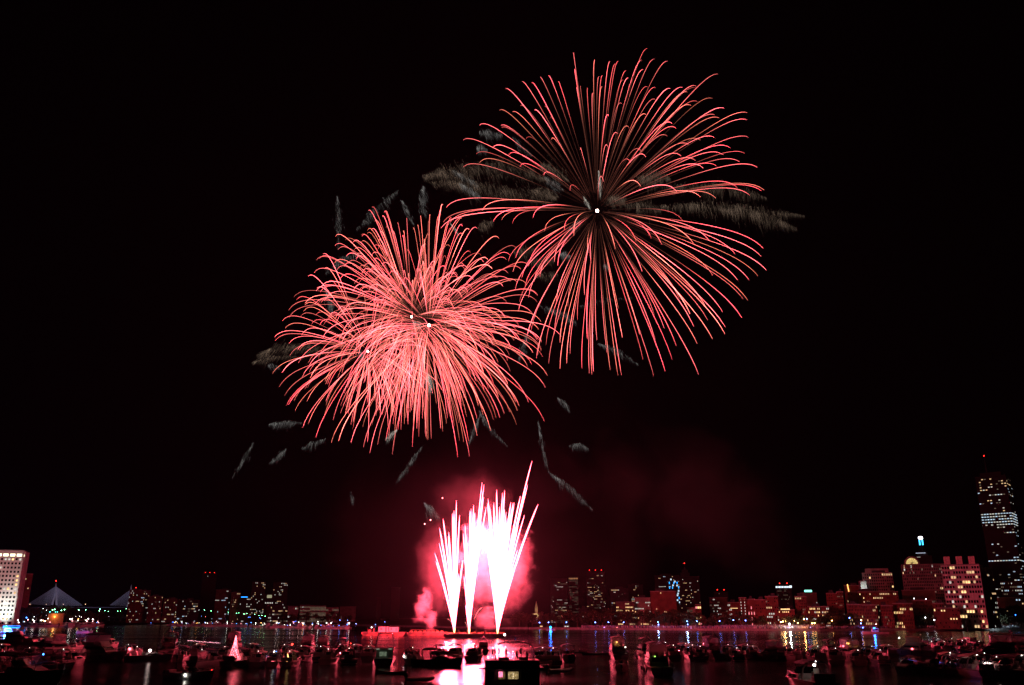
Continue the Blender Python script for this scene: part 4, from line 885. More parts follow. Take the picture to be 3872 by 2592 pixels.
# ---------------------------------------------------------------- crowd on the bank
CW = bpy.data.materials.new('crowd_clothes'); CW.use_nodes = True; n_ = CW.node_tree.nodes; p_ = n_['Principled BSDF']
g_ = n_.new('ShaderNodeNewGeometry'); r_ = n_.new('ShaderNodeValToRGB'); r_.color_ramp.interpolation = 'CONSTANT'
for i, c in enumerate([(.6,.55,.55),(.12,.12,.2),(.5,.2,.3),(.35,.3,.6),(.75,.7,.7),(.1,.1,.1)]):
    el = r_.color_ramp.elements[i] if i < 2 else r_.color_ramp.elements.new(i/6)
    el.position = i/6; el.color = (*c, 1)
CW.node_tree.links.new(g_.outputs['Random Per Island'], r_.inputs[0]); CW.node_tree.links.new(r_.outputs[0], p_.inputs['Base Color'])
def crowd(label, x0, x1, n_, back, seed):
    r = random.Random(seed); m = MB()
    for i in range(n_):
        px = r.uniform(x0, x1); Y = shore_y(px); q = Vector((xat(px, 2375, Y), Y + .8 + r.random()*back, GB)); h = r.uniform(1.2, 1.85) ; q.z += (q.y-Y)*.12
        m.tube([q, q+Vector((0,0,h*.45)), q+Vector((0,0,h*.8)), q+Vector((0,0,h*.85)), q+Vector((0,0,h))], [.16,.24,.26,.1,.12], 5)
    o = m.build('crowd', CW); tag(o, label, 'crowd', kind='stuff')
crowd('dense seated crowd on the sloping bank before the brick row', 2915, 3115, 1000, 14, 1)
crowd('crowd lining the bank left of the dense slope', 2720, 2910, 700, 10, 2)
crowd('thin line of spectators along the central right promenade', 2200, 2720, 900, 5, 3)
crowd('spectators standing along the far right embankment', 3120, 3860, 900, 6, 4)
crowd('small crowd on the left bank below the boathouse', -40, 380, 700, 8, 5)
# ---------------------------------------------------------------- boats
GEL = prin('white_gelcoat', (.6,.57,.55), .12, vary=.08, scale=.6)
GEL2 = prin('navy_gelcoat', (.03,.04,.09), .2, vary=.1)
DECK = prin('deck_nonskid', (.55,.52,.48), .6, vary=.1)
CANV = [prin('navy_canvas', (.03,.035,.07), .9), prin('tan_canvas', (.4,.33,.25), .9), prin('black_canvas', (.02,.02,.02), .9)]
GLASS = prin('smoked_boat_glass', (.02,.02,.025), .06, vary=.05)
CLEAR = bpy.data.materials.new('clear_vinyl'); CLEAR.use_nodes = True
_p = CLEAR.node_tree.nodes['Principled BSDF']; _p.inputs['Base Color'].default_value = (.8,.75,.75,1); _p.inputs['Roughness'].default_value = .25; _p.inputs['Alpha'].default_value = .35
STEEL = prin('stainless_rail', (.7,.7,.7), .18, metal=1.0, vary=.05)
RUB = prin('black_rubber', (.02,.02,.02), .7)
WOOD = prin('varnished_teak', (.3,.15,.06), .4, vary=.3, scale=3)
NAVW = emis('anchor_light', (1,.95,.85), 9); NAVR = emis('port_light', (1,.04,.03), 7); NAVG = emis('starboard_light', (.25,1,.25), 6); CAB = emis('cabin_light', (1,.62,.25), 1.6); NAVB = emis('police_blue', (.02,.2,1), 12); CYG = emis('cockpit_green_light', (.75,1,.75), .9)
def hull(root, L, B, fb, mat=None, rake=.10, flare=1.0, name='hull', stripe=True):
    N = 14; rings = []
    def half(t): return B/2*(0.90 + 0.10*min(1, t*3))*(1 - max(0, (t-.45)/.55)**2.1)
    def sheer(t): return fb*(1 + .38*t*t)
    for i in range(N+1):
        t = i/N; x = -L/2 + L*t*.985; b_ = max(half(t), .04); z = sheer(t); lift = .25*max(0, (t-.75)/.25)**2*fb
        xo = L*rake*max(0, (t-.6)/.4)**1.5*.5
        r = [(x+xo, b_, z), (x+xo*.7, b_*.97, z*.72), (x+xo*.3, b_*.86, z*.28+.02), (x, b_*.72, lift-.05), (x-.0, 0, lift-.35),
             (x, -b_*.72, lift-.05), (x+xo*.3, -b_*.86, z*.28+.02), (x+xo*.7, -b_*.97, z*.72), (x+xo, -b_, z)]
        rings.append(r)
    m = MB(); m.loft(rings, cap0=True, cap1=True); o = m.build(name, mat or GEL, root, smooth=False)
    m = MB(); top = [(r[0], r[-1]) for r in rings]
    rr_ = [[(a[0], a[1]*.97, a[2]-.04), (a[0], 0, a[2]+.06), (c[0], c[1]*.97, c[2]-.04)] for a, c in top]
    m.loft(rr_, cap0=False, cap1=False); m.build('deck', DECK, root)
    m = MB()
    for s in (0, 1):
        m.tube([Vector(p[s]) + Vector((0,0,-.02)) for p in top], .055, 5)
    m.build('rub_rail', RUB, o)
    return half, sheer, rake
def rail(root, L, half, sheer, t0, t1, h=.62, rake=.1):
    m = MB(); P = {1: [], -1: []}
    for i in range(9):
        t = t0 + (t1-t0)*i/8; x = -L/2 + L*t*.985 + L*rake*max(0, (t-.6)/.4)**1.5*.5
        for s in (1,-1):
            q = Vector((x, s*max(half(t), .04)*.93, sheer(t))); P[s].append(q+Vector((0,0,h)))
            if i % 2 == 0: m.tube([q, q+Vector((0,0,h))], .035, 4)
    m.tube(P[1] + P[-1][::-1], .042, 5); m.build('bow_rail', STEEL, root)
def house(m, x0, x1, w, z0, h, fr=.9, bk=.1, ins=.86):
    """a superstructure block with raked front and tumblehome"""
    b = len(m.v)
    for x, y, z in ((x0,-w/2,z0),(x1,-w/2*.85,z0),(x1,w/2*.85,z0),(x0,w/2,z0),(x0+bk,-w/2*ins,z0+h),(x1-fr,-w/2*ins*.9,z0+h),(x1-fr,w/2*ins*.9,z0+h),(x0+bk,w/2*ins,z0+h)): m.v.append((x,y,z))
    for f in ((0,3,2,1),(4,5,6,7),(0,1,5,4),(1,2,6,5),(2,3,7,6),(3,0,4,7)): m.face([b+i for i in f])
def bimini(root, x0, x1, w, z0, z1, mat, arch=.22, legs=True):
    rings = []
    for i in range(5):
        x = x0 + (x1-x0)*i/4; e = .10*(1-abs(i/2-1))
        rings.append([(x, -w/2, z1-.16), (x, -w/2*.93, z1), (x, -w*.2, z1+arch*.8+e), (x, 0, z1+arch+e), (x, w*.2, z1+arch*.8+e), (x, w/2*.93, z1), (x, w/2, z1-.16), (x, w/2*.9, z1-.07), (x, 0, z1+arch+e-.07), (x,-w/2*.9, z1-.07)])
    m = MB().loft(rings, close=True); o = m.build('canopy', mat, root)
    if legs:
        m = MB(); xm = (x0+x1)/2
        for s in (1,-1):
            for xx in (x0+.08, x1-.08): m.tube([(xm, s*w/2*.98, z0), ((xm+xx)/2, s*w/2, (z0+z1)/2+.1), (xx, s*w/2*.95, z1-.1)], .036, 4)
        m.build('canopy_frame', STEEL, o)
def lampn(root, pos, mat, r=.09): return MB().ball((0,0,0), r, 8, 5).build('lamp', mat, root, pos)
def outboard(root, x, z, y=0):
    m = MB(); m.box(x-.25, y, z+.35, .5, .38, .55, taper=.8); m.box(x-.3, y, z-.15, .2, .16, .6); return m.build('outboard_motor', RUB, root)
def b_cruiser(cm=0, dark=False, canopy=True, arch=True):
    L, B, fb = 10.0, 3.3, 1.15; root = empty('motor_cruiser', (0,-9999,0))
    h, s, rk = hull(root, L, B, fb, GEL2 if dark else GEL)
    m = MB(); house(m, -.6, 3.6, 2.6, 1.2, .62, 1.6, .1, .85); m.build('cabin', GEL, root)
    for sd in (1,-1):
        mm = MB(); b = len(mm.v)
        mm.prism([(.1,1.34),(2.4,1.34),(1.7,1.66),(.2,1.66)], 'y', sd*1.19, sd*1.27); mm.build('cabin_window', GLASS, root)
    m = MB(); b0 = [(.55,-1.25,1.8),(1.0,-.75,1.8),(1.15,0,1.8),(1.0,.75,1.8),(.55,1.25,1.8)]; b1 = [(-.15,-1.15,2.4),(.25,-.7,2.45),(.35,0,2.47),(.25,.7,2.45),(-.15,1.15,2.4)]
    m.loft([b0, b1, [(x-.05,y,z) for x,y,z in b1], [(x-.05,y,z) for x,y,z in b0]], cap0=False, cap1=False); m.build('windshield', GLASS, root)
    m = MB(); m.tube(b1, .03, 5); m.tube([b0[0], b1[0]], .03, 5); m.tube([b0[-1], b1[-1]], .03, 5); m.build('windshield_frame', STEEL, root)
    m = MB(); m.box(-4.9,0,.32,.9,B*.8,.1); m.build('swim_platform', DECK, root)
    m = MB(); m.box(-4.2,0,1.45,.55,2.3,.5); m.box(-4.56,0,1.6,.16,2.3,.8); m.build('stern_seat', DECK, root)
    m = MB(); m.box(-1.1,-.55,1.75,.55,.6,.5); m.box(-1.35,-.55,2.1,.12,.6,.5); m.build('helm_seat', DECK, root)
    if arch:
        m = MB(); m.tube([(-2.2,-1.5,1.2),(-2.6,-1.42,2.4),(-2.75,-1.0,2.95),(-2.75,1.0,2.95),(-2.6,1.42,2.4),(-2.2,1.5,1.2)], .085, 6); m.build('radar_arch', GEL, root)
        lampn(root, (-2.75,0,3.15), NAVW, .05)
    if canopy: bimini(root, -2.7, .1, 2.6, 1.3, 3.0, CANV[cm])
    rail(root, L, h, s, .55, 1.0); return root
def b_fly(cm=0, enc=True):
    L, B, fb = 13.0, 4.2, 1.5; root = empty('flybridge_yacht', (0,-9999,0))
    h, s, rk = hull(root, L, B, fb)
    m = MB(); house(m, -3.2, 3.6, 3.4, 1.55, 1.55, 2.0, .1, .88); m.build('cabin', GEL, root)
    for sd in (1,-1):
        mm = MB(); mm.prism([(-2.7,2.25),(2.1,2.25),(1.3,2.85),(-2.6,2.85)], 'y', sd*1.58, sd*1.66); mm.build('cabin_window', GLASS, root)
    m = MB(); m.prism([(-1.25,2.2),(1.25,2.2),(1.15,2.95),(-1.15,2.95)], 'x', -3.28, -3.20); m.build('aft_door', GLASS, root)
    m = MB(); m.v = [(2.78,-1.25,2.25),(2.78,1.25,2.25),(2.02,1.2,2.9),(2.02,-1.2,2.9),(2.70,-1.25,2.25),(2.70,1.25,2.25),(1.94,1.2,2.9),(1.94,-1.2,2.9)]
    for f in ((0,1,2,3),(7,6,5,4),(0,4,5,1),(3,2,6,7),(0,3,7,4),(1,5,6,2)): m.face(list(f))
    m.build('windshield', GLASS, root)
    m = MB(); m.box(-1.5,0,3.18,5.6,3.5,.16); house(m, -.2, 1.5, 2.9, 3.2, .8, .6, -.1, .92); m.box(-1.9,1.6,3.5,3.4,.1,.6); m.box(-1.9,-1.6,3.5,3.4,.1,.6); m.build('flybridge', GEL, root)
    MB().box(-.8,.5,3.6,.5,.6,.7).build('helm_seat', DECK, root); MB().box(-.8,-.5,3.6,.5,.6,.7).build('helm_seat', DECK, root)
    bimini(root, -3.0, 1.1, 3.1, 3.5, 5.3, CANV[cm])
    if enc:
        m = MB()
        for sd in (1,-1): m.box(-.9, sd*1.45, 4.4, 3.7, .03, 1.3)
        m.box(.95,0,4.5,.03,2.8,1.3); m.box(-2.8,0,4.4,.03,2.8,1.3); m.build('clear_curtain', CLEAR, root)
    m = MB(); m.tube([(-2.9,-1.55,3.2),(-3.2,-1.45,4.6),(-3.25,0,5.75),(-3.2,1.45,4.6),(-2.9,1.55,3.2)], .07, 6); a = m.build('radar_arch', GEL, root)
    MB().tube([(-3.25,0,5.75),(-3.25,0,5.95),(-3.25,0,6.15)], [.3,.34,.1], 10).build('radar_dome', GEL, a)
    MB().tube([(-2.8,1.5,3.6),(-3.6,1.6,8.2)], .025, 4).build('antenna', STEEL, root)
    m = MB(); m.box(-6.4,0,.4,1.2,B*.8,.12); m.build('swim_platform', DECK, root)
    m = MB(); m.box(-4.8,1.95,2.0,2.8,.08,.5); m.box(-4.8,-1.95,2.0,2.8,.08,.5); m.build('cockpit_bulwark', GEL, root)
    for x in (-3.5,-.5,2.5):
        for sd in (1,-1): MB().tube([(x,sd*2.15,.5),(x,sd*2.18,.7),(x,sd*2.18,1.15),(x,sd*2.15,1.3)], [.05,.13,.13,.04], 6).build('fender', RUB, root)
    rail(root, L, h, s, .5, 1.0, .7); return root
def b_run(cm=0, top=True):
    L, B, fb = 7.0, 2.5, .9; root = empty('runabout', (0,-9999,0))
    h, s, rk = hull(root, L, B, fb)
    m = MB(); b0 = [(.5,-1.0,1.0),(1.1,-.6,1.08),(1.25,0,1.1),(1.1,.6,1.08),(.5,1.0,1.0)]; b1 = [(.1,-.95,1.55),(.6,-.55,1.6),(.7,0,1.62),(.6,.55,1.6),(.1,.95,1.55)]
    m.loft([b0, b1, [(x-.04,y,z) for x,y,z in b1], [(x-.04,y,z) for x,y,z in b0]], cap0=False, cap1=False); m.build('windshield', GLASS, root)
    m = MB(); m.box(-.5,.5,1.1,.5,.5,.5); m.box(-.75,.5,1.45,.12,.5,.5); m.build('seat', DECK, root); m = MB(); m.box(-.5,-.5,1.1,.5,.5,.5); m.box(-.75,-.5,1.45,.12,.5,.5); m.build('seat', DECK, root); MB().box(-2.9,0,1.05,.6,1.9,.4).build('stern_bench', DECK, root)
    outboard(root, -3.5, .55); lampn(root, (3.3,0,1.3), NAVR, .05)
    if top: bimini(root, -2.0, .4, 2.2, .95, 2.5, CANV[cm])
    rail(root, L, h, s, .62, 1.0, .35); return root
def b_canoe():
    root = empty('canoe', (0,-9999,0)); rings = []
    for i in range(13):
        t = i/12; x = -2.5+5*t; b_ = .42*(1-abs(2*t-1)**2.4)+.02; z = .32+.28*abs(2*t-1)**3
        rings.append([(x,b_,z),(x,b_*.95,z*.4),(x,b_*.5,-.05),(x,-b_*.5,-.05),(x,-b_*.95,z*.4),(x,-b_,z),(x,-b_*.9,z-.02),(x,-b_*.4,.04),(x,b_*.4,.04),(x,b_*.9,z-.02)])
    MB().loft(rings, close=True).build('hull', prin('green_canoe_hull', (.06,.12,.08), .4), root)
    MB().box(-1.3,0,.28,.22,.7,.04).build('seat', WOOD, root); MB().box(1.3,0,.28,.22,.6,.04).build('seat', WOOD, root); MB().box(0,0,.3,.06,.8,.05).build('thwart', WOOD, root)
    return root
def b_dinghy():
    root = empty('dinghy', (0,-9999,0)); m = MB()
    m.tube([(-1.6,-.62,.3),(.6,-.62,.3),(1.3,-.35,.38),(1.6,0,.45),(1.3,.35,.38),(.6,.62,.3),(-1.6,.62,.3)], .23, 8); m.build('inflatable_tube', prin('grey_inflatable', (.4,.4,.42), .5), root)
    MB().box(-.3,0,.14,2.5,1.0,.08).build('floor', DECK, root); MB().box(-.4,0,.42,.25,1.1,.05).build('seat', WOOD, root); MB().box(-1.6,0,.35,.06,.9,.4).build('transom', WOOD, root); outboard(root, -1.6, .45)
    return root
def b_trawler():
    L, B, fb = 14.0, 4.6, 1.6; root = empty('trawler_yacht', (0,-9999,0)); h, s, rk = hull(root, L, B, fb, GEL2)
    m = MB(); house(m, -3.5, 3.4, 3.8, 1.65, 1.9, .7, .1, .95); m.build('cabin', GEL, root)
    for x in (-2.6,-1.3,0,1.3):
        for sd in (1,-1): MB().box(x, sd*1.82, 2.75, .95, .1, .75).build('cabin_window', GLASS, root)
    MB().box(-2.0,0,3.62,8.6,4.3,.12).build('boat_deck', GEL, root)
    for sd in (-1.3,1.3): MB().box(-6.0,sd,3.5,.25,.7,.06).build('cockpit_lamp', CYG, root)
    MB().box(-3.56,.3,2.4,.06,1.5,.9).build('lit_aft_window', emis('aft_window_green', (.7,.9,.6), .12, vary=.5, scale=2), root)
    for sd in (1,-1): MB().tube([(-6.0,sd*1.9,1.6),(-6.0,sd*1.9,3.6)], .06, 5).build('deck_post', STEEL, root)
    m = MB()
    for sd in (1,-1):
        m.tube([(-2.5,sd*2.0,3.7),(-1.6,sd*1.5,6.6)], .07, 5); m.tube([(.8,sd*2.0,3.7),(.2,sd*1.5,6.6)], .07, 5); m.tube([(-2.5,sd*2,3.7),(.2,sd*1.5,6.6)], .04, 4)
        m.tube([(-1.6,sd*1.5,6.6),(.2,sd*1.5,6.6)], .06, 5)
    m.tube([(-1.6,-1.5,6.6),(-1.6,1.5,6.6)], .06, 5); m.tube([(.2,-1.5,6.6),(.2,1.5,6.6)], .06, 5); m.box(-.7,0,6.7,2.0,3.1,.1); m.build('tower_frame', STEEL, root)
    m = MB(); m.tube([(-.7,0,6.7),(-.7,0,8.8)], .07, 5); m.box(-.7,0,8.2,.3,1.6,.14); m.build('mast', STEEL, root)
    rail(root, L, h, s, .5, 1, .8); return root
def b_far(k):
    L, B, fb = 10.0, 3.4, 1.3; root = empty('moored_boat', (0,-9999,0)); h, s, rk = hull(root, L, B, fb)
    m = MB(); house(m, -2.2, 2.8, 2.8, 1.35, 1.2 if k != 1 else 2.0, 1.4, .1, .88); m.build('cabin', GEL, root)
    if k == 0: bimini(root, -2.4, .3, 2.6, 2.5, 4.0, CANV[1], legs=True)
    if k == 1: MB().box(-.4,0,4.0,2.6,2.4,.8,taper=.85).build('flybridge', GEL, root)
    if k == 2: MB().tube([(0,0,1.5),(0,0,12)], .09, 5).build('mast', STEEL, root)
    MB().box(.2,1.36,1.9,2.6,.1,.45).box(.2,-1.36,1.9,2.6,.1,.45).build('window_strip', GLASS, root)
    return root
def b_patrol():
    L, B, fb = 14.0, 3.6, 1.0; root = empty('patrol_boat', (0,-9999,0)); h, s, rk = hull(root, L, B, fb)
    m = MB(); house(m, -1.6, 2.0, 2.4, 1.05, 1.9, .8, .1, .9); m.build('wheelhouse', GEL, root)
    m = MB()
    for sd in (1,-1): m.box(.1, sd*1.16, 2.35, 2.4, .08, .65)
    m.build('wheelhouse_window', GLASS, root)
    m = MB(); m.tube([(-1.6,0,2.9),(-1.6,0,4.2)], .06, 5); m.tube([(-1.6,-.9,3.7),(-1.6,.9,3.7)], .04, 5); m.build('mast', STEEL, root)
    MB().box(0,0,0,.5,1.3,.35).build('blue_lightbar', NAVB, root, (.2,0,3.2))
    rail(root, L, h, s, .5, 1, .6); return root
TPL = {'c0': b_cruiser(0), 'c1': b_cruiser(1), 'c2': b_cruiser(2, dark=True), 'cn': b_cruiser(0, canopy=False), 'f0': b_fly(0), 'f1': b_fly(1), 'f2': b_fly(2, enc=False), 'r0': b_run(0), 'r1': b_run(1), 'rn': b_run(0, top=False),
       'canoe': b_canoe(), 'dinghy': b_dinghy(), 'trawler': b_trawler(), 'b0': b_far(0), 'b1': b_far(1), 'b2': b_far(2), 'patrol': b_patrol()}
CAT = {'motor_cruiser': 'motorboat', 'flybridge_yacht': 'yacht', 'runabout': 'motorboat', 'canoe': 'canoe', 'dinghy': 'dinghy', 'trawler_yacht': 'yacht', 'moored_boat': 'boat', 'patrol_boat': 'patrol boat'}
usedb = set()
def boat(tp, px, py, hd, label, s=1.0, group='boats anchored on the river', sb=1.0, sz=1.0):
    pr = TPL[tp]
    o = pr if tp not in usedb else copy_tree(pr)
    usedb.add(tp); q = water_pt(px, py)
    o.location = (q.x, q.y, 0); o.rotation_euler = (rnd.uniform(-.01,.01), 0, math.radians(hd)); o.scale = (s, s*sb, s*sz)
    return tag(o, label, CAT[pr.name.split('.')[0]], group)
# table: kind, x and waterline y in the photograph, heading in degrees, scale, description
NEAR = [
 ('f0',372,2500,-22,1.15,'big dark flybridge yacht at left with a red lit upper deck, bow to the right'),
 ('c0',500,2478,80,.9,'motor cruiser with a bright red stern, right of the big left yacht'),
 ('cn',560,2500,12,1.05,'open cruiser with a bright red bow above a red reflection, left side'),
 ('c2',60,2592,-12,1.5,'dark cruiser cut by the bottom left corner, bow to the right'),
 ('c0',150,2545,20,1.1,'dark cruiser just above the bottom left cruiser'),
 ('f2',60,2436,10,1.2,'yacht washed in blue light at the far left'),
 ('c1',165,2440,-15,1.0,'cruiser beside the blue lit yacht at left'),
 ('f1',215,2478,70,1.0,'dark yacht between the blue lit yacht and the big left yacht'),
 ('c1',420,2448,85,.9,'cruiser with pink lit cabin posts behind the big left yacht'),
 ('r0',690,2500,95,1.3,'dark open boat left of the boat with the cone of lights'),
 ('f1',885,2462,95,1.05,'yacht with a pink lit flybridge above the cone of lights'),
 ('c0',800,2520,60,1.1,'dark canopied boat just left of the cone of lights'),
 ('c0',915,2522,75,1.2,'cruiser carrying the tall cone of red lights'),
 ('c1',985,2520,90,1.0,'canopied cruiser right of the cone of lights'),
 ('c0',1045,2519,92,1.0,'canopied cruiser under a small blue masthead lamp'),
 ('c1',1105,2520,88,1.0,'canopied cruiser with a gold streak of light at its stern'),
 ('f0',1165,2472,90,.95,'tall yacht left one of the pair in mid river left'),
 ('f1',1222,2473,94,.9,'tall yacht right one of the pair in mid river left'),
 ('c2',1150,2500,85,1.1,'long low dark boat with two pale window panels, left'),
 ('c2',1215,2502,95,1.1,'long low dark boat with two pale window panels, right'),
 ('c0',1290,2480,90,.95,'dark cruiser near the small green lights'),
 ('c1',1350,2485,80,1.0,'dark cruiser left of the trawler with the tower frame'),
 ('r1',1300,2440,70,1.0,'small boat with a lone red lamp, left of the trawler'),
 ('trawler',1455,2515,95,1.0,'tall trawler with a pipe tower and pale green cockpit lights'),
 ('cn',1555,2512,100,1.15,'boat crowded with standing figures right of the trawler'),
 ('c2',1655,2520,-25,1.15,'dark cruiser pointing its bow at the bright reflection'),
 ('c0',1722,2502,88,1.25,'cruiser with an arched frame silhouetted against the bright water'),
 ('r0',1668,2480,60,1.1,'small boat with a slanted windscreen, silhouetted left of the arched cruiser'),
 ('cn',1795,2500,85,1.2,'boat with a standing figure left of the houseboat'),
 ('f2',1828,2472,92,.8,'boat with a square frame behind the houseboat left side'),
 ('c0',2048,2522,92,1.25,'canopied cruiser just right of the houseboat, left of two'),
 ('c2',2090,2520,90,1.2,'canopied cruiser right of the houseboat, right of two'),
 ('r0',2145,2502,92,1.45,'small canopied motorboat with a bright pink rim, right of the cruisers'),
 ('f1',2335,2495,91,1.0,'flybridge yacht seen from its stern with pink curtains and amber lamp'),
 ('rn',2350,2537,84,1.15,'low dark runabout in front of the pink curtained yacht'),
 ('f2',2440,2494,96,.95,'yacht with a brightly edged left side, left of the black stern'),
 ('f0',2482,2552,90,1.05,'big black yacht stern with two pale panels over a black reflection'),
 ('c0',2545,2495,85,1.1,'canopied cruiser right of the big black stern'),
 ('c1',2612,2494,90,1.1,'pink lit canopied cruiser in the right raft'),
 ('f0',2685,2492,100,1.0,'yacht with an enclosed bridge and bright red left side'),
 ('cn',2750,2491,85,1.1,'low open cruiser right of the enclosed bridge yacht'),
 ('c2',2815,2491,95,1.1,'dark canopied cruiser near the small teal lamp'),
 ('f1',2925,2498,120,.85,'yacht with a glowing red hull side and long red reflection'),
 ('c0',2985,2492,95,1.0,'small canopied cruiser right of the glowing red hull'),
 ('r0',3030,2482,90,1.2,'small canopied boat silhouetted before orange reflections'),
 ('c1',3085,2505,85,1.15,'canopied cruiser at the left of the dark right raft'),
 ('f2',3140,2500,90,.9,'tall dark yacht in the right raft'),
 ('f0',3208,2498,100,.95,'yacht with two amber cabin lights in the right raft'),
 ('c2',3280,2502,95,1.1,'dark cruiser with a pipe frame below the pink patrol boat'),
 ('c1',3350,2486,90,1.0,'dark cruiser right of the pipe framed one'),
 ('c0',3055,2612,95,1.3,'near canopied cruiser at the bottom with a bright red left edge'),
 ('f1',3450,2478,140,.9,'tall yacht with a red lit stern beside the right raft'),
 ('c1',3438,2548,-140,.95,'small cruiser glowing pink with a square windscreen, near the bottom right'),
 ('c0',3540,2452,85,1.0,'leftmost cruiser of the far right raft, faint pink cabin'),
 ('c2',3590,2452,90,1.0,'second cruiser of the far right raft, dark hull'),
 ('c1',3640,2454,95,1.0,'third cruiser of the far right raft, small mast lamp'),
 ('b2',3668,2440,100,1.1,'sailboat with a red lit mast in the far right raft'),
 ('f1',3775,2500,160,1.15,'long yacht with a red glowing hull under the white pavilion'),
 ('f0',3850,2482,150,1.0,'yacht at the right edge behind the red glowing hull'),
 ('cn',3545,2552,120,1.1,'open boat with pink cushions at the lower right'),
 ('c0',3612,2556,110,1.1,'boat holding the left round lantern at the lower right'),
 ('c1',3665,2560,95,1.2,'boat under an arched dark awning between the two lanterns'),
 ('cn',3735,2560,100,1.1,'boat holding the right round lantern at the lower right'),
 ('c2',3815,2564,110,1.2,'boat with a bright slanted sail cover at the right edge'),
 ('canoe',2258,2478,4,1.7,'dark canoe carrying several paddlers, mid river'),
 ('canoe',2182,2470,-3,1.0,'small dark skiff right of the pink rimmed motorboat'),
 ('canoe',2405,2486,80,1.2,'dark open skiff between the two right yachts'),
 ('dinghy',2118,2546,15,1.4,'small inflatable dinghy tied behind the cruisers'),
 ('dinghy',2026,2530,-20,1.6,'inflatable dinghy hanging off the houseboat stern'),
 ('dinghy',1590,2580,-8,1.3,'dark inflatable at the bottom beside the white reflection'),
 ('canoe',1478,2550,-20,1.3,'dark kayak with a pale curved rim at the bottom left of center'),
 ('rn',715,2570,-10,1.2,'dark runabout with a white lamp near the bottom left'),
 ('c0',320,2395,5,1.0,'cruiser drifting far out before the left raft'),
 ('patrol',3310,2398,180,1.15,'pink lit patrol boat with a blue light bar near the right bank'),
 ('patrol',2082,2384,5,.55,'small patrol boat glowing deep blue, right of the fountains'),
 ('patrol',30,2399,10,1.2,'patrol boat with a glaring blue light at the far left'),
 ('patrol',570,2362,0,.7,'tiny patrol boat with a blue lamp on the left water'),
]
BT = {}
for tp, px, py, hd, s, lab in NEAR: BT[lab] = boat(tp, px, py, hd, lab, s)
# more anchored boats that fill the dark rafts
fill = [('c1',15,2480),('c0',45,2520),('c2',118,2500),('c1',262,2520),('c0',300,2455),('f2',640,2478),('c1',755,2482),('c0',845,2495),('c1',960,2480),('c2',1080,2485),('c0',1250,2510),('c2',1310,2512),('c1',1395,2500),('c0',2500,2480),('c1',2580,2480),('c2',2655,2500),('c0',2720,2480),('c2',2785,2500),('c1',2850,2490),('c0',3165,2515),('c1',3245,2515),('c2',3320,2512),('c0',3500,2470),('c1',3570,2466),('c2',3640,2470),('c0',3700,2470),('c1',3585,2540),('c2',3700,2545),('c0',3780,2545),('c1',3860,2552)]
near_names = ['left side','mid left','centre','right side']
fl = sorted(fill, key=lambda f: f[1])
for i, (tp, px, py) in enumerate(fl):
    boat(tp, px, py, rnd.uniform(70,110), 'dark canopied boat filling a raft, %s among such boats' % nth(i, len(fl)) if i < 40 else '', rnd.uniform(.95,1.15), 'dark boats rafted together')
# far rafts under the left shore
FL = [(i, 645 + i*20.5 + rnd.uniform(-5,5)) for i in range(34)]
for i, px in FL:
    t = (px-645)/700; py = 2366 + 14*t + rnd.uniform(-1,1.5)
    o = boat(['b0','b1','b0','b2'][rnd.randrange(4)], px, py, rnd.choice((0,10,170,180,90,80,195)), 'far moored boat in the long row on the left water, %s' % nth(i, 34) if i < 20 or i > 14 else '', rnd.uniform(.8,1.25), 'far boats moored in a long row')
LF = [(i, -30 + i*16.5 + rnd.uniform(-4,4)) for i in range(25)]
for i, px in LF:
    boat(['b0','b1','b2','b0','b2'][rnd.randrange(5)], px, 2369 + rnd.uniform(-1,5), rnd.choice((0,20,160,180,60,120)), 'red lit boat crowded under the boathouse at left, %s' % nth(i, 25), rnd.uniform(1.3,2.0), 'red lit boats crowded at the left')
# strings and lanterns on the near boats
def on(label, name, mb, mat, loc=(0,0,0)): return mb.build(name, mat, BT[label], loc)
STR = emis('red_string_light', (1,.12,.16), 7); LAN = emis('white_lantern_light', (1,.72,.68), 5)
cone = BT['cruiser carrying the tall cone of red lights']; r = random.Random(2); m = MB()
for k in range(7):
    a = 2*PI*k/7; m.tube([(-2.8,0,5.4), (-2.8+.3*math.cos(a), .3*math.sin(a), 3.8), (-2.8+.75*math.cos(a), .75*math.sin(a), 2.2), (-2.8+r.uniform(.8,1.3)*math.cos(a), 1.1*math.sin(a), 1.3)], .02, 4)
    for j in range(14):
        t = (j+r.random())/14; t2 = t**2.2; m.ball((-2.8+.85*t2*math.cos(a)+r.gauss(0,.13), .85*t2*math.sin(a)+r.gauss(0,.13), 5.0-3.8*t+r.gauss(0,.1)), r.uniform(.03,.12), 5, 3)
m.build('string_light_cone', STR, cone); MB().tube([(-2.8,0,1.2),(-2.8,0,5.6)], .04, 5).build('light_pole', STEEL, cone)
lab = 'yacht with a pink lit flybridge above the cone of lights'; q = BT[lab]
a_, b_ = at(711, 2423, q.location.y-4), at(832, 2433, q.location.y-8)
rope = empty('lit_boarding_ramp', a_, 0, 'long slanting rope of tiny pink lights left of the pink flybridge', 'light string')
m = MB()
for i in range(44): m.ball((b_-a_)*(i/43) + Vector((0,0,r.uniform(-.12,.12))), r.uniform(.05,.1), 5, 3)
m.build('light_chain', emis('pink_rope_light', (1,.4,.5), 3.5), rope)
MB().tube([(0,0,0), (0,0,-a_.z)], .06, 5).build('pole', STEEL, rope)
rope.name = 'light_string'
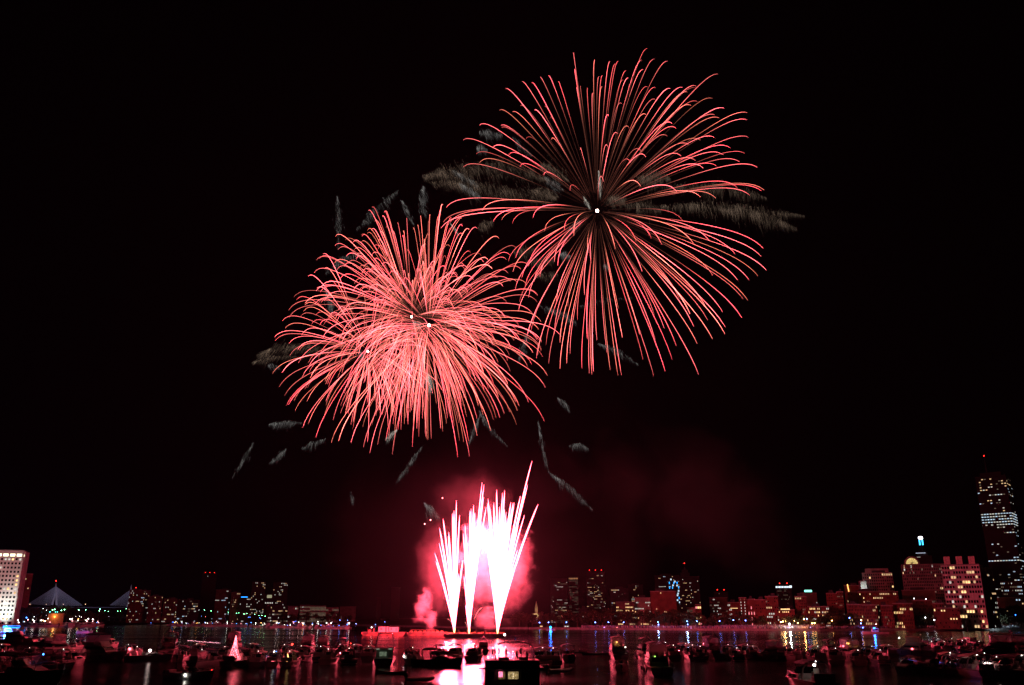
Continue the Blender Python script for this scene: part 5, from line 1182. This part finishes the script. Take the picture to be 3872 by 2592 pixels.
def lantern(label, px, py, lab2, rad=.62):
    Y = BT[label].location.y - 1; q = at(px, py, Y)
    e = empty('lantern', q, 0, lab2, 'lantern'); MB().ball((0,0,0), rad, 12, 8).build('globe', LAN, e); MB().tube([(0,0,-rad),(0,0,-rad-1.0)], .05, 5).build('stand', STEEL, e); MB().tube([(0,0,rad*.9),(0,0,rad+.12)], [.12,.06], 8).build('cap', STEEL, e)
    ld = bpy.data.lights.new('lantern_light', 'POINT'); ld.energy = 260; ld.color = (1,.3,.3); ld.shadow_soft_size = rad
    lo = bpy.data.objects.new('lantern_light', ld); COL.objects.link(lo); lo.parent = e; lo.location = (0,-.3,0)
lantern('boat holding the left round lantern at the lower right', 3630, 2519, 'left glowing round lantern on a boat at the lower right')
lantern('boat holding the right round lantern at the lower right', 3735, 2521, 'right and larger glowing round lantern on a boat, lower right', .75)
GL = {'gold streak': emis('gold_streak', (1,.5,.15), 4)}
def blamp(label, px, py, mat, r_=.14, dy=-1.5):
    b = BT[label]; q = at(px, py, b.location.y + dy); M = (Matrix.Translation(b.location) @ b.rotation_euler.to_matrix().to_4x4() @ Matrix.Diagonal((*b.scale, 1))).inverted()
    o = MB().ball((0,0,0), r_, 8, 5).build('lamp', mat, b, M @ q); return o
AMB = emis('amber_deck_lamp', (1,.45,.1), 9); BLU = emis('blue_deck_lamp', (.05,.25,1), 8); GRN = emis('green_deck_lamp', (.5,1,.15), 2)
blamp('flybridge yacht seen from its stern with pink curtains and amber lamp', 2332, 2429, AMB, .2)
blamp('flybridge yacht seen from its stern with pink curtains and amber lamp', 2334, 2448, NAVW, .13); blamp('flybridge yacht seen from its stern with pink curtains and amber lamp', 2365, 2447, NAVW, .16)
blamp('big black yacht stern with two pale panels over a black reflection', 2476, 2483, GRN, .12, -6)
blamp('dark canopied cruiser near the small teal lamp', 2773, 2452, emis('teal_lamp', (.4,1,.9), 6), .16)
blamp('yacht with two amber cabin lights in the right raft', 3203, 2433, AMB, .2); blamp('yacht with two amber cabin lights in the right raft', 3208, 2434, AMB, .2); blamp('yacht with two amber cabin lights in the right raft', 3188, 2444, STR, .2)
blamp('canopied cruiser under a small blue masthead lamp', 1045, 2462, BLU, .16); blamp('canopied cruiser under a small blue masthead lamp', 1036, 2466, NAVW, .14); blamp('canopied cruiser under a small blue masthead lamp', 1032, 2503, STR, .3)
m = MB()
for i in range(9): m.ball((-4.2+.05*i,.1*math.sin(i),1.2+i*.17), .12, 5, 3)
m.build('gold_light_string', GL['gold streak'], BT['canopied cruiser with a gold streak of light at its stern'])
blamp('dark cruiser near the small green lights', 1331, 2470, GRN, .2); blamp('dark cruiser near the small green lights', 1338, 2471, GRN, .2)
blamp('small boat with a lone red lamp, left of the trawler', 1326, 2434, NAVR, .2)
blamp('boat crowded with standing figures right of the trawler', 1528, 2483, NAVW, .2)
blamp('tall yacht left one of the pair in mid river left', 1105, 2437, NAVR, .3)
blamp('dark runabout with a white lamp near the bottom left', 700, 2554, NAVW, .16)
blamp('dark cruiser just above the bottom left cruiser', 164, 2475, BLU, .14)
blamp('motor cruiser with a bright red stern, right of the big left yacht', 490, 2455, STR, .45)  # lone red glowing ball makes the stern shine red
blamp('open cruiser with a bright red bow above a red reflection, left side', 567, 2461, LAN, .35)  # glowing ball makes the bow shine
blamp('near canopied cruiser at the bottom with a bright red left edge', 3079, 2515, NAVW, .16, -3)
blamp('tall yacht with a red lit stern beside the right raft', 3400, 2413, NAVW, .2); blamp('tall yacht with a red lit stern beside the right raft', 3449, 2455, STR, .3)  # second ball, red, makes the stern shine
blamp('open boat with pink cushions at the lower right', 3567, 2519, NAVW, .14)
blamp('big dark flybridge yacht at left with a red lit upper deck, bow to the right', 281, 2458, STR, .2)
def glow(lab, px, py, en, col, r_=.5):
    q = at(px, py, BT[lab].location.y-1.5); ld = bpy.data.lights.new('police_glow', 'POINT'); ld.energy = en; ld.color = col; ld.shadow_soft_size = r_
    lo = bpy.data.objects.new('police_glow', ld); COL.objects.link(lo); lo.location = q
glow('pink lit patrol boat with a blue light bar near the right bank', 3305, 2374, 1.5e3, (.02,.15,1))
glow('small patrol boat glowing deep blue, right of the fountains', 2082, 2376, 2.5e3, (.01,.12,1), .9)
glow('patrol boat with a glaring blue light at the far left', 30, 2372, 3.2e5, (.01,.12,1), 1.5)
on('patrol boat with a glaring blue light at the far left', 'blue_glare_bar', MB().box(0,0,0,8.0,.5,1.0), emis('blue_glare_light', (.012,.22,1), 9), (1.2,0,3.6))  # oversized bar stands in for the wide blue glare
on('small patrol boat glowing deep blue, right of the fountains', 'blue_dome', MB().ball((0,0,0), 1.5, 8, 5), emis('blue_dome_light', (.01,.3,1), 7), (0,0,4.4))
blamp('yacht washed in blue light at the far left', 45, 2420, BLU, .4); glow('yacht washed in blue light at the far left', 45, 2416, 4e3, (.01,.12,1), .4)
# far row small lamps, one or two per boat, built as their own masthead lamps
cols = [NAVW, NAVW, emis('pink_small_lamp', (1,.4,.4), 6), BLU, AMB, NAVW]
for o in [x for x in COL.objects if x.parent is None and x.get('group') in ('far boats moored in a long row', 'red lit boats crowded at the left')]:
    for _ in range(rnd.choice((1,1,2,3))): lampn(o, (rnd.uniform(-3,3), rnd.uniform(-1,1), rnd.uniform(2.8,5)), rnd.choice(cols), rnd.uniform(.2,.36))
# ---------------------------------------------------------------- houseboat
hb = empty('houseboat', (0,0,0), 0, 'large two deck houseboat with lit windows and a canopy frame on top', 'houseboat')
q = water_pt(1938, 2606); hb.location = (q.x, q.y, 0); hb.rotation_euler = (0,0,math.radians(3))
HB = prin('houseboat_siding', (.6,.5,.47), .7, vary=.2, scale=1.5)
MB().box(0,2.5,.25,8.4,6.5,.7).build('pontoon', RUB, hb); MB().box(0,2.6,1.65,8.0,5.0,2.1).build('lower_cabin', HB, hb)
MB().box(-.25,2.4,2.86,9.6,6.4,.22).build('main_roof', GEL2, hb)
MB().box(0,2.6,3.45,8.0,5.2,.95).build('upper_deck_wall', HB, hb)
m = MB()
for x, w in ((-3.2,.9),(-1.6,1.0),(.1,1.5),(1.9,1.2),(3.3,.8)): m.box(x,.04,1.85,w+.14,.1,1.14)
m.build('window_frame', GEL, hb)
for x, w, mt in ((-3.2,.9,WIN['dark']),(-1.6,1.0,emis('houseboat_warm', (1,.55,.2), .10, vary=.9, scale=3)),(.1,1.5,emis('houseboat_gold', (1,.7,.3), .32, vary=.95, scale=4)),(1.9,1.2,WIN['dark']),(3.3,.8,WIN['dark'])):
    MB().box(0,0,0,w,.08,1.0).build('cabin_pane', mt, hb, (x,-.03,1.85))
MB().box(0,0,0,.62,.06,.75).build('pink_lit_pane', emis('houseboat_pink', (1,.2,.35), 1.8, vary=.5, scale=5), hb, (-1.75,-.10,2.0))
for i in range(4): lampn(hb, (.1,-.10,1.5+i*.22), emis('bulb', (1,.8,.5), 2.2), .05)
m = MB()
for s in (0, 1):
    y = .2 + s*4.6
    m.tube([(-2.4,y,3.9),(-2.5,y,5.4),(-2.0,y,6.15),(-.8,y,6.5),(1.2,y,6.55),(2.6,y,6.2),(3.1,y,5.5),(3.2,y,3.9)], .075, 6)
for x, z in ((-2.45,5.6),(-1.4,6.4),(.2,6.55),(1.8,6.45),(3.0,5.7)): m.tube([(x,.2,z),(x,4.8,z)], .05, 5)
m.build('canopy_frame', STEEL, hb)
rings = [[(x, y, z) for y in (.0, 1.2, 2.5, 3.8, 5.0)] for x, z in ((-2.2,6.12),(-1.2,6.46),(.2,6.62),(1.6,6.56),(2.8,6.2))]
m = MB(); m.loft(rings + [[(x, y, z-.08) for x, y, z in r_] for r_ in rings[::-1]], cap0=False, cap1=False); m.build('canopy', CANV[2], hb)
m = MB()
for x in (-3.8,-2.6,-1.3,0,1.3,2.6,3.8): m.tube([(x,.05,3.9),(x,.05,4.75)], .03, 4)
for z in (4.3,4.75): m.tube([(-3.8,.05,z),(3.8,.05,z)], .03, 5)
m.tube([(.9,.05,3.9),(2.5,.05,4.75)], .03, 4); m.build('deck_rail', STEEL, hb)
m = MB(); m.box(-1.2,2.2,4.1,1.6,.5,.4); m.box(1.8,3,4.1,1.4,1.0,.4); m.build('deck_furniture', DECK, hb)
m = MB(); m.tube([(.6,2.5,6.6),(.6,2.5,7.2)], .08, 6); m.box(.6,2.5,7.3,1.6,.14,.14); m.box(.6,2.5,7.05,.35,.35,.3); m.build('radar_scanner', GEL, hb)
m = MB(); m.tube([(-2.6,1,4),(-2.9,1,7.6)], .03, 4); m.build('antenna', STEEL, hb)
o = MB().tube([(2.6,4.5,6.2),(2.7,4.5,9.0)], .04, 5).build('light_pole', STEEL, hb)
# anchor light on a tall mast (bright white point right end of the barge)
e = empty('mast_light', at(1908, 2431, 150), 0, 'bright white masthead light on a thin pole at the barge end', 'light')
hh = at(1907, 2401, 150).z - e.location.z
MB().tube([(0,0,-.6),(0,0,hh)], .035, 5).build('pole', STEEL, e); MB().ball((0,0,0), .17, 8, 5).build('lamp', NAVW, e, (0,0,hh))
# ---------------------------------------------------------------- barges
RUST = prin('rusty_red_barge_steel', (.2,.07,.05), .75, vary=.4, scale=.3, bump=.3)
BLK = prin('black_barge_steel', (.03,.03,.032), .6, vary=.3, scale=.3)
def barge(label, xl, xr, py, depth, hgt, mat, dyb=0):
    a, c = water_pt(xl, py), water_pt(xr, py); a.y += dyb; W = xat(xr, py, a.y) - xat(xl, py, a.y); e = empty('barge', (xat((xl+xr)/2, py, a.y), a.y + depth/2, 0), 0, label, 'barge', 'fireworks barges moored end to end')
    m = MB(); m.prism([(-W/2+1.5,-.4),(W/2-1.5,-.4),(W/2,hgt*.55),(W/2,hgt),(-W/2,hgt),(-W/2,hgt*.55)], 'y', -depth/2, depth/2); m.build('hull', mat, e)
    MB().box(0,0,hgt+.05,W-.4,depth-.4,.1).build('deck', prin('barge_deck_steel', (.16,.12,.11), .8, vary=.3), e)
    m = MB()
    for i in range(int(W/2.2)): m.box(-W/2+1.8+i*2.2, -depth/2-.06, hgt*.5, .14, .12, hgt*.8)
    m.build('hull_rib', mat, e)
    m = MB()
    for i in range(int(W/7)): m.tube([(-W/2+2+i*7,-depth/2+.5,hgt),(-W/2+2+i*7,-depth/2+.5,hgt+.5)], .18, 6)
    m.build('bollard', BLK, e)
    return e, W, hgt
e, W, hgt = barge('red lit left barge carrying a pale container cabin', 1366, 1530, 2405, 12, 1.9, RUST)
m = MB(); m.box(0,0,1.4,5.6,2.8,2.8); o = m.build('container', prin('pale_container_paint', (.42,.39,.37), .6, vary=.06), e, (-.6,0,hgt+.1)); o2 = MB().box(0,0,1.35,5.2,2.8,2.7).build('container', prin('pale_container_paint', (0,0,0)), e, (5.2,.3,hgt+.1))
for oo, x in ((o,0),(o2,0)):
    MB().box(1.6,-1.45,1.15,.8,.08,2.0).build('door', prin('grey_container_door', (.3,.27,.26), .6), oo); MB().box(-1.2,-1.45,1.6,.7,.08,.6).build('window', WIN['dark'], oo)
m = MB(); m.box(-8.5,0,hgt+.7,1.4,2,1.4); m.box(-6.2,.5,hgt+1.1,.7,.8,2.2); m.tube([(-9.6,-1,hgt),(-9.6,-1,hgt+2.4)], .08, 5); m.build('deck_gear', RUST, e)
lampn(e, (-7.4,-1,hgt+2.6), NAVW, .3)
e, W, hgt = barge('red lit middle barge stacked with low racks', 1538, 1690, 2405, 12, 1.8, RUST, 1.5)
m = MB()
for i in range(8): m.box(-W*.42+i*W*.11, 0, hgt+.5, 1.7, 1.6, .8)
m.build('mortar_rack', WOOD, e); m = MB(); m.tube([(-W*.42,-3,hgt+1.5),(W*.25,-3,hgt+1.4)], .12, 5)
for i in range(7): m.tube([(-W*.42+i*W*.11,-3,hgt),(-W*.42+i*W*.11,-3,hgt+1.5)], .07, 4)
m.build('rack_rail', RUST, e)
e, W, hgt = barge('black launch barge under the three fountains', 1676, 1912, 2413, 13, 1.9, BLK)
r = random.Random(8)
for i in range(26): MB().box(0,0,.4,r.uniform(.7,1.4),1.2,r.uniform(.5,1.0)).build('mortar_rack', WOOD, e, (-W*.46+i*W*.92/25, r.uniform(-5,-1), hgt+.1))
for x in (-.12,.03,.16,-.26): MB().box(0,0,1.1,.7,.7,r.uniform(1.6,2.6)).build('deck_crate', BLK, e, (W*x, -4.5, hgt))
MB().tube([(0,0,0),(.3,0,8)], .05, 4).build('antenna', STEEL, e, (W*.31,-3,hgt))
# ---------------------------------------------------------------- people
SKIN = prin('skin_tone', (.5,.32,.24), .6); CLO = [prin('dark_clothes', (.05,.05,.07), .9), prin('pale_clothes', (.5,.48,.46), .9), prin('red_clothes', (.4,.06,.06), .9)]
def person_mesh(pose):
    J = {'pelvis':(0,0,.92),'chest':(0,0,1.28),'neck':(0,0,1.48),'head':(0,.02,1.62),'top':(0,.02,1.74),
         'ls':(.19,0,1.42),'le':(.26,.03,1.15),'lh':(.25,-.10,.92),'rs':(-.19,0,1.42),'re':(-.26,.03,1.15),'rh':(-.25,-.10,.92),
         'lp':(.1,0,.88),'lk':(.12,-.02,.48),'lf':(.12,0,.07),'lt':(.14,-.17,.04),'rp':(-.1,0,.88),'rk':(-.12,-.02,.48),'rf':(-.12,0,.07),'rt':(-.14,-.17,.04)}
    if pose == 'sit':
        for k in ('pelvis','chest','neck','head','top','ls','le','lh','rs','re','rh','lp','rp'): x,y,z = J[k]; J[k] = (x,y,z-.47)
        J['lk'] = (.13,-.42,.45); J['lf'] = (.13,-.44,.07); J['lt'] = (.14,-.6,.04); J['rk'] = (-.13,-.42,.45); J['rf'] = (-.13,-.44,.07); J['rt'] = (-.14,-.6,.04)
        J['le'] = (.27,-.1,.72); J['lh'] = (.16,-.36,.62); J['re'] = (-.27,-.1,.72); J['rh'] = (-.16,-.36,.62)
    if pose == 'point': J['re'] = (-.36,-.12,1.62); J['rh'] = (-.34,-.22,1.9)
    if pose == 'arms': J['le'] = (.3,-.16,1.24); J['lh'] = (.08,-.3,1.36); J['re'] = (-.3,-.16,1.24); J['rh'] = (-.08,-.3,1.36)
    E = [('pelvis','chest'),('chest','neck'),('neck','head'),('head','top'),('neck','ls'),('ls','le'),('le','lh'),('neck','rs'),('rs','re'),('re','rh'),('pelvis','lp'),('lp','lk'),('lk','lf'),('lf','lt'),('pelvis','rp'),('rp','rk'),('rk','rf'),('rf','rt')]
    R = {'pelvis':.15,'chest':.16,'neck':.06,'head':.105,'top':.07,'ls':.075,'le':.05,'lh':.045,'rs':.075,'re':.05,'rh':.045,'lp':.1,'lk':.065,'lf':.05,'lt':.04,'rp':.1,'rk':.065,'rf':.05,'rt':.04}
    keys = list(J); me = bpy.data.meshes.new('person'); me.from_pydata([J[k] for k in keys], [(keys.index(a), keys.index(b)) for a, b in E], [])
    o = bpy.data.objects.new('person_tmp', me); COL.objects.link(o); md = o.modifiers.new('s', 'SKIN')
    for i, k in enumerate(keys): me.skin_vertices[0].data[i].radius = (R[k], R[k]*.85); me.skin_vertices[0].data[i].use_root = (k == 'pelvis')
    sb = o.modifiers.new('u', 'SUBSURF'); sb.levels = 1; sb.render_levels = 1
    dg = bpy.context.evaluated_depsgraph_get(); out = bpy.data.meshes.new_from_object(o.evaluated_get(dg))
    bpy.data.objects.remove(o); return out
PM = {p_: person_mesh(p_) for p_ in ('stand','sit','point','arms')}
for k_, me in PM.items():
    zt = max(v.co.z for v in me.vertices)
    me.materials.clear(); me.materials.append(CLO[0]); me.materials.append(SKIN)
    for f in me.polygons:
        c = f.center; f.material_index = 1 if c.z > zt-.33 else 0; f.use_smooth = True
pv = {}
def person(px, py, Y, pose, cl, label, rz=0.0):
    key = (pose, cl)
    if key not in pv:
        me = PM[pose].copy(); me.materials[0] = CLO[cl]; pv[key] = me
    q = at(px, py, Y); o = bpy.data.objects.new('person', pv[key]); COL.objects.link(o); o.location = q; o.rotation_euler = (0,0,rz)
    return tag(o, label, 'person', 'people watching from boats')
def pon(blab, items):
    b = BT[blab] if blab else hb
    Mi = Matrix.Translation(b.location) @ b.rotation_euler.to_matrix().to_4x4() @ Matrix.Diagonal((*b.scale, 1))
    for (x, y, z, pose, cl, lab) in items:
        q = Mi @ Vector((x, y, z)); key = (pose, cl)
        if key not in pv: me = PM[pose].copy(); me.materials[0] = CLO[cl]; pv[key] = me
        o = bpy.data.objects.new('person', pv[key]); COL.objects.link(o); o.location = q; o.rotation_euler = (0,0,PI + rnd.uniform(-.6,.6)); tag(o, lab, 'person', 'people watching from boats')
cb = 'boat crowded with standing figures right of the trawler'
pon(cb, [(-4,1.2,1.2,'stand',0,'person standing at the left of the crowded boat stern'),(-3.4,.3,1.2,'arms',0,'person with folded arms mid stern of the crowded boat'),(-4.1,-.6,1.2,'stand',2,'person in red on the crowded boat stern'),(-2.6,-1.1,1.2,'point',0,'person raising an arm on the crowded boat'),(-1.6,.8,1.2,'stand',1,'person in pale clothes on the crowded boat'),(1.2,0,1.85,'stand',0,'person standing highest on the crowded boat cabin top')])
pon('boat with a standing figure left of the houseboat', [(-3,.9,1.2,'stand',0,'person standing tall left of the houseboat against the bright water'),(-3.5,-.9,1.2,'sit',0,'seated person on the boat left of the houseboat'),(1.6,.2,1.8,'stand',0,'person on the cabin top left of the houseboat')])
pon('cruiser with an arched frame silhouetted against the bright water', [(-3.3,.6,1.2,'sit',0,'seated person under the arched frame, left'),(-3.2,-.7,1.2,'sit',0,'seated person under the arched frame, right')])
pon('small boat with a slanted windscreen, silhouetted left of the arched cruiser', [(-1.8,.3,1.0,'stand',0,'person standing on the small boat beside the slanted windscreen')])
pon('', [(-2.9,1.0,3.93,'stand',0,'person standing at the left of the houseboat upper deck'),(-.9,.9,3.93,'arms',0,'person with folded arms near the middle of the houseboat deck'),(.7,1.1,3.93,'sit',0,'seated person at the middle of the houseboat deck'),(2.2,.9,3.93,'sit',0,'seated person at the right of the houseboat deck'),(-1.9,3.8,3.93,'stand',1,'person in pale clothes at the back of the houseboat deck'),(1.5,4.0,3.93,'point',0,'person raising an arm at the back of the houseboat deck')])
pon('dark canoe carrying several paddlers, mid river', [(-1.5,0,-.2,'sit',0,'leftmost paddler seated in the dark canoe'),(-.2,0,-.2,'sit',2,'paddler in red seated mid canoe'),(.9,0,-.2,'sit',0,'third paddler seated in the dark canoe'),(1.7,0,-.2,'sit',1,'paddler in pale clothes at the canoe bow')])
pon('small dark skiff right of the pink rimmed motorboat', [(-1,0,-.15,'sit',0,'rear person seated in the small skiff'),(.8,0,-.15,'sit',0,'front person seated in the small skiff')])
pon('dark open skiff between the two right yachts', [(0,0,.05,'stand',0,'person standing in the open skiff between two yachts')])
pon('flybridge yacht seen from its stern with pink curtains and amber lamp', [(-4.2,.8,1.55,'stand',0,'person standing in the cockpit of the pink curtained yacht')])
pon('small canopied motorboat with a bright pink rim, right of the cruisers', [(-1.5,.5,.85,'sit',0,'left seated person in the pink rimmed motorboat'),(-1.5,-.5,.85,'sit',0,'right seated person in the pink rimmed motorboat')])
pon('low dark runabout in front of the pink curtained yacht', [(-1.6,.3,.85,'sit',0,'person seated in the low dark runabout')])
pon('canopied cruiser just right of the houseboat, left of two', [(-3.2,.5,1.2,'stand',0,'person standing under the canopy right of the houseboat')])
pon('pink lit canopied cruiser in the right raft', [(-3.2,.6,1.2,'stand',1,'person in pale clothes on the pink lit cruiser'),(-3.8,-.5,1.2,'sit',0,'seated person on the pink lit cruiser')])
pon('open boat with pink cushions at the lower right', [(-3,0,1.2,'sit',1,'seated person beside pink cushions at the lower right')])
# templates never used are removed
for k_, o in list(TPL.items()):
    if k_ not in usedb:
        for ch in [c for c in COL.objects if c.parent == o]:
            for g in [c for c in COL.objects if c.parent == ch]: bpy.data.objects.remove(g)
            bpy.data.objects.remove(ch)
        bpy.data.objects.remove(o)
# ---------------------------------------------------------------- night haze
hm = bpy.data.materials.new('night_haze'); hm.use_nodes = True; nt = hm.node_tree; nt.nodes.remove(nt.nodes['Principled BSDF'])
pv_ = nt.nodes.new('ShaderNodeVolumePrincipled'); pv_.inputs['Color'].default_value = (.8,.78,.8,1); pv_.inputs['Density'].default_value = 0.55e-5
nt.links.new(pv_.outputs[0], nt.nodes['Material Output'].inputs['Volume'])
tag(MB().box(0, 2000, 220, 5200, 4400, 442).build('haze', hm), kind='stuff', label='thin smoky night haze over the river')
